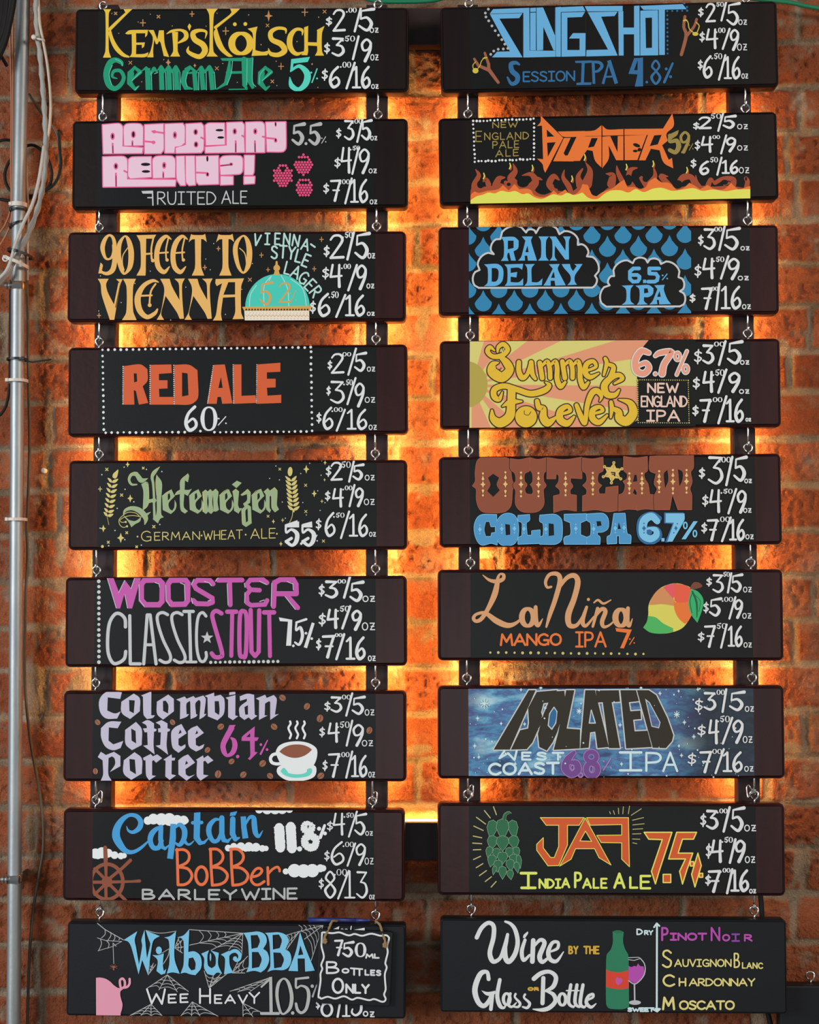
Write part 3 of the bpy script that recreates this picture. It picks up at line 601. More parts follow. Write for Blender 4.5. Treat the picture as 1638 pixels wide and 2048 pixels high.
for i in range(8):
    x, y = 262-i*11, 360+i*70; x = 250-i*9.5
    if i < 7: y = 372+i*74
    else: y = 872
    grain(x, y, 228, 92-i*1.5, 22); grain(x+4, y, -30+i*1.5, 108-i*2, 26)
p('342 178 350 190 330 290 300 318 262 295 268 250', ''); s(6, '180 870 190 920 208 1000', '~')
view(400, 915, 6.3); part('wheat_drawing', 1); col('straw')
for i in range(8): grain(1150+i*3.5, 300+i*52, 222, 100-i, -20); grain(1154+i*3.5, 300+i*52, -48+i*2, 92, 22)
e(1136, 178, 30, 58, 4); s(7, '1172 660 1160 750 1128 820', '~'); p('1168 640 1190 660 1190 690 1165 690')
part('star_pattern')
for x, y, r in ((1340,148,54),(1440,455,46),(1576,66,30),(1020,1088,32),(925,806,30),(1570,282,22)): spark(x, y, r, .34)
for x, y, r in ((1006,147,13),(1332,350,15),(1334,680,15),(858,740,13),(1556,1053,15)): xx(x, y, r, 8)
plus(1042, 790, 20, 8); plus(1537, 552, 18, 8); col('dimwhite'); d(7, '957 107 878 264 1002 282 1270 203 1383 73 1535 42 1526 224 1038 562 1296 568 1514 667 1340 724 1484 420 1575 570 1076 765')
view(190, 915, 7.445); col('straw')
for x, y, r in ((488,105,44),(526,610,60),(126,1058,56),(385,1198,76)): spark(x, y, r, .36)
for x, y, r in ((178,178,18),(398,560,17),(878,1030,18),(475,1120,15),(200,1262,15),(720,158,13)): xx(x, y, r, 13)
plus(78, 470, 32, 11); xx(622, 1330, 13, 14); d(22, '112 1325'); col('dimwhite'); d(10, '104 256 436 144 768 178 997 210 449 474 580 660 332 758 300 1087 79 1052 446 1224 206 1314 692 1305 967 998')
view(130, 895, 2.34); part('style_lettering'); col('straw'); line('G', 358, 404, 390, 440, 4); line('ERMAN', 418, 632, 396, 436, 4, -4, gap=.26); line('WHEAT', 648, 832, 390, 434, 4, -6, gap=.22); line('ALE', 868, 986, 380, 428, 4, -3); d(4, '340 417 640 412 846 408 992 404')
part('strength_lettering'); col('white'); v('1030 362 3 1090 352 24', 'b'); p('1028 362 1096 346 1096 374 1036 374'); p('1112 358 1156 346 1158 374 1114 374')
for dx in (0, 78): v([(1034+dx,364,10),(1036+dx,398,10),(1060+dx,384,12),(1086+dx,404,20),(1082+dx,440,20),(1062+dx,458,14),(1036+dx,440,16)], '~'); s(14, [(1036+dx, 440), (1060+dx, 425)])
d(6, '1106 450'); line('%', 1158, 1184, 408, 446, 4.5, digits=True)
part('price_lettering')
price('2.50/5', '1222 1246 85 138 1246 1296 66 158 1282 1336 65 95 1352 64 1330 160 1348 1396 76 156 1402 1450 128 155')
price('4.00/9', '1218 1242 202 252 1252 1302 190 280 1299 1344 178 200 1355 176 1332 275 1358 1396 186 278 1398 1450 240 270')
price('6.50/16', '1175 1200 332 388 1218 1264 302 420 1256 1307 305 328 1330 300 1292 424 1328 1420 310 420 1422 1456 395 418')

board('L5', 120, 1125, 2.34); part('beer_name'); col('magenta'); view(200, 1145, 3.723)
WST = [(40, '330 58 440 55 464 80 462 215 440 240 340 240 308 205 308 90', 'o'), (40, '526 58 636 55 655 80 652 210 632 236 536 238 508 205 506 90', 'o'), (36, '842 85 820 60 725 58 696 85 716 120 835 190 838 222 805 234 720 232 694 208', ''), (36, '880 57 1058 56', ''), (36, '965 60 970 240', ''), (34, '1244 76 1215 54 1118 56 1092 90 1120 128 1188 132', ''), (34, '1120 130 1092 165 1096 225 1125 244 1228 238 1244 208', ''), (38, '1292 252 1300 76 1345 52 1440 54 1460 88 1462 158 1300 158', ''), (36, '1385 165 1472 262', '')]
p('55 38 100 38 142 148 186 56 232 118 262 38 306 38 240 268 206 268 182 162 150 268 120 268')
for w, t, k in WST: s(w, t, k)
part('style_lettering'); col('magenta'); s(32, '905 305 865 286 838 310 846 370 908 590 895 628 855 628 832 602', '~'); s(33, '948 292 1015 292'); s(30, '985 300 978 620'); s(32, '1068 288 1042 330 1040 590 1062 626 1086 600 1092 340', 'o~'); s(32, '1122 280 1128 590 1155 622 1182 590 1186 282', ''); s(34, '1222 297 1296 297'); s(30, '1260 300 1266 622')
col('silver'); s(25, '190 405 186 345 150 308 110 312 72 375 58 480 62 600 96 672 140 672 182 640 192 588', '~'); s(24, '222 322 226 680 300 680'); s(24, '326 680 352 316 374 316 418 680'); s(22, '342 538 398 538')
for dx in (0, 108): s(23, [(504+dx,314),(466+dx,298),(430+dx,318),(432+dx,380),(470+dx,500),(522+dx,610),(520+dx,658),(484+dx,670),(446+dx,652)], '~')
s(24, '625 290 695 290'); s(24, '666 290 676 662'); s(20, '645 666 716 666'); s(22, '790 325 764 298 734 325 720 420 722 560 742 648 772 662 792 630 790 595', '~')
p([(798+(48 if i % 2 == 0 else 20)*math.sin(math.pi*i/5), 486-(48 if i % 2 == 0 else 20)*math.cos(math.pi*i/5)) for i in range(10)])
part('paint_highlight'); col('lilac')
for t in ('55 42 122 264', '140 150 184 60', '186 165 206 264', '232 120 258 44', '292 90 295 205 330 252', '410 74 440 85 446 110', '490 95 493 205 520 248', '600 78 630 90 634 205', '682 90 700 50', '778 66 815 78 830 98', '682 190 690 230', '805 212 825 205', '860 65 880 42', '948 85 954 240', '1076 80 1080 110', '1080 150 1078 225', '1190 66 1240 90', '1190 216 1222 205', '1280 80 1275 250', '1395 68 1438 85 1440 130', '1380 180 1455 275'): s(6, t)
part('dot_border'); col('dimwhite'); dotline(12, 825, 668, 1325, 663, 15, 1); view(120, 1125, 2.34); dotline(8, 182, 88, 183, 466, 16, .5)
part('strength_lettering'); col('white'); view(200, 1145, 3.723); p('1332 334 1432 352 1424 545 1386 545 1400 366 1340 362'); d(10, '1440 546'); v('1536 348 18 1462 372 16', ''); v('1464 372 16 1460 430 14 1492 410 22 1508 470 24 1485 535 20 1452 520 14', '~'); v('1588 375 22 1530 560 26', 'b'); d(10, '1534 452 1577 492')
view(120, 1125, 2.34); part('price_lettering')
price('3.00/5', '1212 1238 100 160 1242 1296 82 170 1288 1337 78 98 1358 64 1330 164 1358 1418 86 186 1415 1475 155 185', 13)
price('4.50/9', '1212 1244 235 300 1250 1302 216 310 1298 1354 202 230 1358 205 1322 308 1366 1410 220 318 1412 1475 280 318', 13)
price('7.00/16', '1200 1222 355 412 1230 1286 336 448 1276 1320 330 348 1330 336 1294 452 1336 1432 346 458 1440 1478 435 462', 13)

board('L6', 120, 1355, 2.34); part('beer_name'); col('lilac'); view(190, 1380, 6.825)
for t in ('160 25 368 30 345 122 175 100 168 280 275 320 352 292 302 390 150 387 75 310 62 130', '530 48 610 110 612 290 480 396 365 310 360 160 | 466 136 544 142 530 318 470 286', '630 75 770 18 768 345 820 345 790 380 710 396 665 340 655 90', '1000 62 1076 120 1078 290 930 404 850 330 845 160 | 928 150 966 145 1000 200 998 320 930 285', '1110 130 1225 88 1250 120 1345 82 1370 110 1480 75 1512 120 1490 330 1522 325 1490 362 1425 402 1440 160 1420 132 1372 180 1380 332 1402 335 1380 364 1305 397 1300 160 1290 150 1250 185 1250 330 1286 330 1250 366 1160 400 1165 160',
'185 435 360 432 310 522 190 510 185 690 250 742 387 695 350 792 250 822 150 780 85 650 82 520', '560 435 637 530 638 750 505 822 420 742 412 545 | 495 525 555 560 562 730 500 690', '640 445 720 410 806 455 806 522 842 535 836 560 806 570 800 760 815 880 740 822 658 760 720 750 714 576 680 578 655 525 710 520 700 482', '828 445 908 410 990 455 990 522 1026 535 1020 560 990 570 978 760 998 884 920 822 828 760 892 750 900 576 866 578 860 525 896 520 888 482', '1180 463 1252 590 1140 666 1140 750 1175 772 1235 740 1232 785 1140 857 1060 787 1043 570 1090 510 | 1165 538 1184 582 1138 602', '1395 486 1487 585 1375 662 1378 750 1420 772 1494 738 1470 792 1380 840 1285 772 1268 560 1315 520 | 1392 548 1408 590 1368 607',
'80 843 150 887 260 843 347 900 347 1040 203 1120 275 1010 265 930 230 905 185 930 185 1160 236 1247 73 1247 110 1160 105 960 38 915', '540 848 637 930 640 1140 495 1227 393 1140 393 960 | 470 940 545 950 560 1150 478 1100', '658 925 760 873 790 905 850 878 917 930 835 992 800 955 780 970 780 1165 833 1172 740 1232 700 1170 690 960 663 957', '933 952 1046 878 1050 925 1097 925 1086 962 1048 962 1045 1150 1108 1165 1020 1227 960 1180 964 965', '1270 878 1367 990 1235 1082 1240 1150 1280 1177 1364 1153 1250 1237 1140 1152 1138 960 1200 910 | 1245 963 1272 1000 1230 1022', '1378 952 1475 893 1485 930 1540 893 1617 960 1540 1007 1505 965 1480 975 1480 1155 1550 1165 1440 1237 1390 1172 1394 966'): p(t)
view(400, 1380, 6.3)
for t in ('60 75 178 33 180 80 260 60 305 110 300 300 220 382 100 332 95 95 | 185 140 238 140 247 250 240 316 188 280', '323 97 447 63 445 320 482 330 415 380 355 342 355 122', '370 30 445 20 447 52 368 66', '500 80 600 46 682 60 690 310 724 325 650 377 612 345 560 377 500 332 498 220 590 140 590 110 505 137 | 560 215 605 190 605 310 570 310', '703 107 822 60 840 100 930 63 967 110 945 310 994 303 885 377 885 150 870 140 820 170 815 320 853 320 743 377 745 130'): p(t)
part('strength_lettering'); col('magenta'); p('370 442 450 440 400 520 340 520'); v('400 480 66 345 575 70 292 690 66 305 780 62 345 825 40 410 790 60 440 710 66 430 640 58 395 605 26', '~'); p('690 457 686 595 742 598 720 640 690 642 690 778 727 785 630 882 603 866 632 830 630 642 524 640 530 590 | 632 545 634 592 582 592'); d(22, '475 838'); v('850 635 14 765 805 26', ''); d(17, '768 688 845 750')
part('coffee_bean_drawing')
def bean(x, y, a, r=38):
    part('coffee_bean_drawing', '%d_%d' % (x, y)); col('bean'); e(x, y, r*1.1, r*.9, a); col('beandark'); c, q = math.cos(math.radians(a)), math.sin(math.radians(a)); s(r*.2, [(x-r*.9*c, y-r*.9*q), (x-q*4, y+c*4), (x+r*.9*c, y+r*.9*q)], '~')
for x, y, a, r in ((1040,98,35,40),(1348,206,-60,40),(1512,358,-70,44),(934,462,40,40),(262,462,-35,40),(95,755,-50,35),(398,900,-40,36),(790,925,-45,42),(228,1060,-80,44),(546,1066,-45,40),(884,1082,40,38),(1522,1080,-40,42)): bean(x, y, a, r)
view(190, 1380, 6.825); bean(38, 440, 50, 38); bean(1060, 440, 50, 38); bean(8, 1108, 80, 38); view(120, 1355, 2.34); bean(1448, 247, -70, 15)
view(400, 1380, 6.3); part('coffee_cup_drawing'); col('cup'); p('1000 960 1120 920 1300 920 1440 950 1468 1010 1440 1090 1340 1135 1200 1150 1080 1130 990 1070 968 1010', '~'); col('saucer'); p('1060 980 1100 1020 1120 1045 1200 1060 1290 1055 1345 1030 1350 1000 1395 985 1415 1020 1380 1075 1290 1100 1180 1105 1080 1080 1020 1030 1030 1000', '~')
col('cup'); p('960 760 1000 700 1090 660 1230 645 1360 665 1450 715 1478 770 1470 860 1430 950 1350 1000 1330 1035 1200 1050 1120 1035 1110 1000 1040 960 990 880 960 800', '~'); s(40, '985 800 920 815 890 860 905 910 960 930 1030 925', '~'); col('coffee'); p('1000 775 1050 730 1130 695 1220 685 1310 695 1380 725 1412 752 1360 800 1290 838 1200 855 1110 840 1040 805', '')
part('steam_drawing'); col('cup')
for dx in (0, 88, 178): s(26, [(1135+dx,395),(1142+dx,425),(1115+dx,475),(1130+dx,520),(1148+dx,560),(1132+dx,608)], '~')
view(120, 1355, 2.34); part('price_lettering'); col('white')
price('3.00/5', '1238 1266 110 160 1268 1316 86 166 1309 1360 80 102 1368 74 1340 178 1368 1425 86 176 1425 1472 148 178')
price('4.50/9', '1215 1240 230 280 1254 1306 210 304 1298 1354 205 235 1368 202 1342 318 1370 1420 216 322 1412 1466 292 322')
price('7.00/16', '1230 1252 385 438 1258 1310 350 468 1306 1354 348 372 1368 346 1340 468 1362 1440 362 468 1442 1475 440 468')

board('L7', 120, 1590, 2.34); part('cloud_drawing'); col('cup'); view(180, 1615, 6.3)
part('cloud_drawing', 1); col('cup'); cloud('1000 150 80 900 150 78 800 145 68 730 165 52 1100 160 66 1180 160 58 1210 165 35 900 180 48 1010 190 42'); clip(32, 0, 1700, 1172); part('cloud_drawing', 2); col('cup'); cloud('70 580 65 150 570 70 230 575 55 310 600 48 390 610 42 430 606 34 100 600 50 200 610 38'); clip()
view(420, 1615, 6.3); clip(0, 24, 1700, 1200); part('cloud_drawing', 3); col('cup'); cloud('620 25 50 720 20 65 820 15 70 910 20 62 1000 20 48'); clip(); part('cloud_drawing', 4); col('cup'); cloud('230 510 42 300 490 44 390 495 56 490 495 58 580 500 55 660 515 42 705 515 34 450 520 36 540 520 34'); part('cloud_drawing', 5); col('cup'); cloud('955 805 38 1065 795 85 1180 800 86 1290 795 84 1390 765 50 1425 765 40')
part('ship_wheel_drawing'); col('helm'); view(180, 1615, 6.3); clip(34, 400, 1700, 1175)
ring(215, 935, 200, 222, 46); d(70, '215 935'); v('192 505 50 198 640 54 205 900 30', ''); v('510 665 44 400 770 40 240 900 40'); v('625 925 40 520 932 30 270 938 40'); s(40, '20 940 200 940'); s(40, '200 1000 205 1180'); s(40, '250 970 455 1175'); s(38, '190 900 60 770'); s(38, '190 970 60 1095'); clip()
part('beer_name'); col('blue'); v('462 235 8 485 290 30 545 310 46 620 260 66 640 180 66 590 110 56 500 95 46 410 150 66 345 250 88 330 360 100 375 460 90 450 545 66 540 560 48 640 510 40 760 400 16', '~')
v('900 262 30 850 262 50 780 330 70 760 420 66 800 505 60 870 500 60 900 420 60', '~'); v('895 245 60 890 400 62 905 490 54 945 520 36 1000 470 14', ''); v('1048 205 66 1045 380 80 1010 645 76', 'b'); v('1070 260 20 1130 215 50 1190 280 68 1185 390 66 1130 470 50 1070 440 20', '~'); v('1180 400 50 1220 455 34 1260 462 26 1310 420 12', '~'); p('1312 66 1392 58 1388 200 1308 200', 's'); v('1352 100 80 1345 380 78 1385 445 56 1440 440 36 1500 380 12', ''); s(44, '1295 192 1408 188')
view(420, 1615, 6.3); v('110 150 30 60 155 46 -5 230 66 -10 330 66 40 420 54 100 410 50 140 330 50', '~'); v('150 130 66 150 330 68 175 410 56 225 425 40 270 380 14', ''); v('288 145 68 285 330 70 320 400 56 370 380 20', ''); p('258 62 345 46 320 100 250 108'); v('420 112 68 428 250 68 448 388 74', 'b'); v('440 240 14 495 130 40 550 130 60 560 220 70 575 320 64 615 362 40 665 290 8', '~')
part('brew_nickname'); col('orange'); view(180, 1615, 6.3)
s(36, '1098 525 1105 750 1110 972'); s(35, '1090 535 1180 530 1240 570 1250 640 1210 700 1110 745', '~'); s(36, '1110 748 1230 770 1285 850 1255 930 1190 970 1110 972', '~'); ring(1405, 858, 72, 112, 38)
view(420, 1615, 6.3)
for dx in (0, 258): s(36, [(8+dx,522),(15+dx,750),(30+dx,978)]); s(35, [(0+dx,525),(90+dx,525),(155+dx,580),(160+dx,650),(110+dx,710),(20+dx,748)], '~'); s(36, [(20+dx,750),(140+dx,765),(218+dx,840),(200+dx,920),(130+dx,965),(30+dx,978)], '~')
s(34, '525 875 610 852 655 800 630 765 580 775 532 840 520 910 560 965 620 970 685 930', '~'); s(34, '728 755 735 968'); s(32, '738 830 790 775 850 748 875 775 878 800', '~')
part('strength_lettering'); col('cup')
def fluffy(P, w, n):
    P = spline(pairs(P), False, 8) if len(pairs(P)) > 2 else pairs(P); s(w, P); rnd = random.Random(len(P)+int(P[0][0])); tot = sum(math.dist(a, b) for a, b in zip(P, P[1:])); m = int(tot/18); 
    for i in range(m+1):
        q = i/max(1, m)*(len(P)-1); j = min(int(q), len(P)-2); f = q-j; x, y = P[j][0]+(P[j+1][0]-P[j][0])*f, P[j][1]+(P[j+1][1]-P[j][1])*f; a = math.atan2(P[j+1][1]-P[j][1], P[j+1][0]-P[j][0])
        for sg in (-1, 1): d(13, [(x-sg*math.sin(a)*w*.47+rnd.uniform(-3, 3), y+sg*math.cos(a)*w*.47+rnd.uniform(-3, 3))], 8)
fluffy('872 250 888 510', 112, 9); fluffy('1018 235 1034 520', 112, 9); cloud('1130 520 32'); fluffy('1235 210 1290 235 1275 290 1225 300 1185 270 1190 220 1235 205', 62, 9); fluffy('1260 350 1330 390 1325 480 1270 505 1205 470 1200 390 1260 350', 76, 9); v('1445 225 34 1390 375 42'); d(26, '1375 265'); d(24, '1450 325'); part('strength_lettering'); col('black')
for x, y, r in ((1238,235,18),(1264,428,36)): p([(x+(r if i % 2 == 0 else r*.45)*math.sin(math.pi*i/5), y-(r if i % 2 == 0 else r*.45)*math.cos(math.pi*i/5)) for i in range(10)])
view(120, 1590, 2.34); part('style_lettering'); col('gray'); line('BARLEY', 384, 830, 438, 490, 10, 2, gap=.26); line('WINE', 848, 1112, 436, 492, 10, -4, gap=.2)
part('price_lettering'); col('white')
price('4.50/5', '1250 1278 120 170 1278 1332 82 188 1328 1374 82 105 1390 76 1352 194 1380 1432 84 190 1428 1465 168 190', 10)
price('6.00/9', '1238 1262 258 310 1268 1330 215 330 1324 1374 218 242 1382 226 1346 330 1384 1430 224 330 1425 1468 292 325', 10)
price('8.00/13', '1212 1235 388 440 1238 1290 352 484 1284 1342 345 375 1352 354 1302 484 1330 1440 352 486 1446 1474 465 488', 10)

board('L8', 120, 1808, 2.34); part('cobweb_drawing'); col('webgray'); view(180, 1840, 6.3)
s(9, '92 40 190 120 420 250'); s(7, '92 225 200 258 400 270'); s(6, '100 388 280 335 400 270')
for t in ('190 125 190 180 145 225', '262 155 262 200 220 262', '305 185 315 225 290 268', '375 228 365 250', '130 235 145 300 108 388', '205 258 240 300 228 355', '290 290 330 330'): s(8, t, '~')
s(7, '290 290 300 550'); s(7, '705 130 880 165 1085 140', '~'); web(1065, 350, '1125 215 1165 250 1175 340 1165 415', (.5, .85), 8); web(735, 690, '750 520 800 545 830 560', (.6, .9), 7, .3); s(9, '1000 360 985 450 920 560', '~'); s(7, '900 420 1000 360')
web(975, 690, '720 860 870 880 1100 905 1240 900', (.4, .65, .9), 8); web(770, 1060, '490 1210 640 1205 770 1220 920 1215', (.4, .65, .9), 8); web(1290, 1030, '1140 1215 1280 1215 1390 1215 1620 1215', (.35, .6, .88), 8); web(1500, 850, '1440 640 1560 690 1640 720', (.5, .8), 8)
view(420, 1840, 6.3); web(415, 165, '-260 120 -255 315 15 380 240 370 400 450', (.35, .5, .66, .82), 8, .1); web(280, 665, '350 530 475 455 480 600 440 665', (.5, .8), 8); web(1130, 140, '960 190 975 290 960 380', (.4, .7, .95), 7); web(1425, 65, '1055 55 1100 150 1190 240 1275 510', (.35, .5, .68, .85), 8, .1); web(780, 715, '255 895 350 905 510 895', (.4, .6, .8, .95), 7, .1); web(415, 1045, '418 1225 545 1220 655 1165', (.55, .85), 8); web(0, 850, '45 690 140 670 220 670', (.5, .8), 8)
part('spider_drawing'); col('wood'); view(180, 1840, 6.3); d(17, '300 590'); d(11, '300 620')
for a in (-150, -120, 200, 160, -30, -60, 20, -10): s(4, [(300, 592), (300+48*math.cos(math.radians(a)), 592+40*math.sin(math.radians(a)))])
part('pig_drawing'); col('pig'); p('78 725 130 722 200 738 260 775 300 815 350 850 385 858 415 870 388 895 385 950 400 1010 412 1060 405 1120 390 1170 385 1222 80 1210'); s(30, '400 865 385 830 380 760 412 735 440 770 440 830 420 850', '~'); s(30, '420 850 470 840 500 800 502 740', '~')
part('beer_name'); col('ltblue')
p('425 250 600 138 566 240 582 340 620 560 660 320 650 250 690 120 697 240 720 480 762 300 742 240 703 128 882 200 805 250 770 400 735 692 660 500 615 682 520 330 482 270'); p('788 438 860 440 932 418 920 560 932 640 962 613 950 670 900 687 840 640 852 500'); e(870, 380, 38, 48); p('938 218 1010 200 1087 138 1065 350 1070 500 1132 674 1040 657 968 674 1000 560 1000 300 985 240'); p('1098 217 1180 190 1253 113 1240 400 1320 393 1392 450 1402 600 1330 692 1260 680 1200 660 1143 672 1180 560 1180 262 1150 225 | 1248 480 1300 468 1332 540 1326 620 1280 632 1244 580')
p('1403 422 1502 378 1482 440 1490 570 1535 605 1580 570 1585 470 1568 430 1522 383 1625 410 1617 560 1667 674 1602 660 1560 692 1480 677 1440 600 1440 480')
view(420, 1840, 6.3); p('138 432 246 382 250 560 292 660 178 682 190 560 185 470'); v('235 450 14 270 400 40 330 388 46 375 430 44 372 485 40 335 508 36 305 490 30', '~'); d(26, '318 480'); e(8, 465, 10, 50)
p('418 160 520 150 612 143 692 180 717 270 672 360 722 400 747 500 702 610 642 658 560 637 458 657 490 570 480 280 442 190 | 515 190 600 185 630 260 600 345 525 360 | 530 400 610 400 652 490 620 590 530 606'); p('693 160 780 155 872 153 962 190 992 260 952 370 1002 400 1027 490 992 590 930 627 800 627 723 652 760 580 750 280 725 190 | 790 185 870 180 906 250 880 350 795 370 | 800 405 890 410 932 490 900 590 810 606'); p('1135 145 1200 340 1322 634 1200 647 1195 482 1105 482 1110 642 988 637 1080 400 | 1140 315 1177 432 1112 442')
view(120, 1808, 2.34); part('style_lettering'); col('white'); s(9, '408 398 430 464 452 420 478 466 492 398'); line('EE', 506, 602, 420, 464, 8, -3, gap=.35); line('H', 655, 704, 392, 466, 9); line('EAV', 722, 880, 422, 466, 8, 0, gap=.3); line('Y', 886, 934, 410, 466, 8)
part('strength_lettering'); col('gray'); view(420, 1840, 6.3); v('650 838 24 770 728 26', ''); v('765 715 38 772 1170 40', 'b'); s(36, '650 1174 865 1174'); v('930 735 22 865 800 40 845 950 40 880 1130 34 930 1180 24 1010 1100 44 1030 950 46 990 790 40', 'o~'); d(22, '1043 1168'); v('1238 722 30 1090 738 26', ''); v('1085 738 30 1088 850 26 1150 825 24 1225 860 40 1245 960 44 1215 1110 40 1155 1165 34 1105 1130 38 1085 1050 32', '~'); d(22, '1290 830'); v('1345 815 14 1295 960 26')
view(640, 1835, 9.75); part('price_lettering'); col('white'); p('190 245 330 190 375 165 370 225 260 240'); ring(432, 238, 26, 22, 13); ring(512, 240, 26, 22, 13); v('612 165 18 590 290 26'); p('650 238 870 195 875 265 690 268 650 285')
ring(135, 1790, 100, 125, 50, 40); p('20 1610 90 1660 165 1600 175 1660 100 1700 40 1680'); v('405 1590 40 345 1930 44'); s(40, '515 1590 515 1900'); s(34, '445 1915 580 1915'); v('660 1620 30 760 1620 40 805 1700 50 790 1830 54 700 1900 44 625 1850 40 635 1780 30', '~'); ring(890, 1870, 42, 44, 26); s(24, '980 1835 1050 1835 985 1925 1055 1925'); s(18, '985 1880 1040 1880'); view(120, 1808, 2.34); line('$', 1199, 1217, 448, 492, 6, digits=True)

board('SIGN', 640, 1835, 9.75); part('border_lettering'); col('white')
s(34, '60 290 240 305 380 290 520 340 590 345 680 320 820 355 1000 315 1180 355 1290 345 1340 385 1345 420 1310 560 1320 680 1285 830 1275 900 1300 975 1265 1100 1270 1250 1280 1400 1250 1500 1280 1580 1260 1630 1200 1640 1060 1590 950 1610 740 1565 620 1600 470 1535 300 1580 150 1545 30 1580 0 1560 -30 1530 10 1250 10 1100 45 1000 25 920 70 800 70 720 30 560 35 420 40 330', 'o~')
part('notice_lettering'); line('7', 290, 450, 420, 750, 44, digits=True); line('5', 445, 650, 460, 780, 44, digits=True); line('0', 700, 880, 480, 780, 44, digits=True); line('ML', 885, 1160, 700, 800, 32); line('B', 130, 365, 850, 1100, 38); line('O', 435, 560, 985, 1090, 34); s(32, '600 988 825 1005'); s(34, '665 1000 665 1115'); s(34, '770 1010 770 1125'); line('LES', 870, 1195, 1010, 1130, 32, 10, gap=.35); ring(350, 1330, 98, 135, 46); line('NLY', 495, 970, 1285, 1480, 42, 10, gap=.22)

# ================= right column =================
board('R0', 870, 0, 2.34); part('beer_name'); col('slingblue'); view(930, 0, 3.343)
SL = ['165 92 188 62 430 53 430 84 385 86', '166 95 384 89 362 122 230 125 385 384 180 384 214 346 300 344', '390 58 430 56 432 338 604 340 608 380 390 385', '436 86 474 85 474 337 436 338', '436 54 474 52 474 80 436 81', '478 52 522 50 602 240 602 50 640 46 640 380 610 380 524 180 522 335 480 338', '604 50 790 42 806 75 645 81 604 82', '645 85 802 80 782 114 684 118 684 335 766 335 766 258 695 258 722 222 806 222 806 376 645 380', '800 42 1054 40 1054 74 818 78', '820 82 1020 78 1000 108 910 112 1020 372 810 378 812 335 956 332', '1025 76 1058 75 1058 185 1130 185 1130 40 1166 38 1168 372 1130 372 1130 230 1060 230 1060 372 1028 372', '1172 72 1290 69 1292 370 1172 372 | 1206 120 1250 118 1250 320 1210 322', '1168 40 1455 28 1482 62 1336 65 1336 368 1298 368 1294 66 1195 68']
for t in SL: p(t, 's')
col('ink')
for t in ('166 93 385 87 384 384', '434 52 434 338 606 339', '476 52 478 338', '604 50 606 380', '644 82 800 78', '643 82 643 380', '790 42 808 78 806 376', '818 78 1022 76 1022 372', '1168 38 1170 372', '1168 38 1190 68 1294 67 1294 370'): s(2.2, t)
part('dot_border'); col('dotgray'); dotline(8, 156, 62, 160, 140, 2); d(9, '136 88 140 114 158 140 180 174 202 206 224 236 246 266 266 296 286 324 256 328 222 330 192 342 172 364'); col('deepblue'); dotline(7, 1352, 75, 1354, 358, 11); dotline(7, 1385, 74, 1485, 72, 4); d(7, '1466 22 1484 48')
part('style_lettering'); col('deepblue'); v('362 432 14 340 420 24 308 430 30 315 475 34 350 510 34 345 548 30 310 560 24 284 518 12', '~'); line('ESSION', 386, 736, 478, 550, 11, -6, gap=.18); p('735 408 850 405 850 420 800 424 795 552 848 552 842 568 745 570 745 555 775 552 780 422 738 422'); v('856 412 20 862 562 18', 'b'); v('856 415 16 900 420 20 915 445 22 890 475 18 862 480 14', '~'); v('965 405 10 922 562 18', 'b'); v('962 405 26 1012 560 24', 'b'); s(12, '940 515 995 512')
part('strength_lettering'); p('1130 390 1160 388 1130 470 1188 472 1188 500 1092 495', 's'); p('1155 390 1190 385 1190 578 1135 580 1152 500', 's'); d(9, '1215 550'); line('8', 1242, 1306, 398, 568, 15, digits=True); v('1388 425 14 1332 550 18'); d(10, '1345 462 1374 514')
part('slingshot_drawing'); col('wood'); v('1470 112 20 1462 180 20 1478 240 24 1446 366 22', '~'); v('1548 130 18 1530 180 18 1480 242 22', '~'); col('band'); s(6, '1470 130 1490 150 1500 195 1535 225', '~'); s(6, '1545 150 1565 175 1552 215', '~'); e(1540, 228, 20, 13); s(8, '1460 140 1482 136'); part('slingshot_drawing', 1); col('wood'); v('132 355 16 158 430 20 158 468 24', ''); v('62 395 16 90 440 20 160 470 24', ''); v('158 465 26 222 552 20'); col('band'); s(5, '130 385 110 410 100 440 85 460', '~'); s(5, '70 415 52 440 62 475', '~'); e(70, 474, 20, 18); s(8, '122 392 145 386')
view(870, 0, 2.34); part('price_lettering'); col('white')
price('2.50/5', '1232 1256 35 82 1268 1310 14 108 1304 1350 10 32 1362 10 1340 97 1366 1424 12 122 1418 1460 92 118')
price('4.00/9', '1238 1262 148 200 1268 1322 134 230 1314 1357 130 155 1378 136 1346 230 1380 1420 136 238 1412 1460 205 238')
price('6.50/16', '1230 1252 280 330 1255 1296 260 370 1293 1342 250 278 1358 260 1328 374 1350 1430 264 374 1432 1465 345 370')

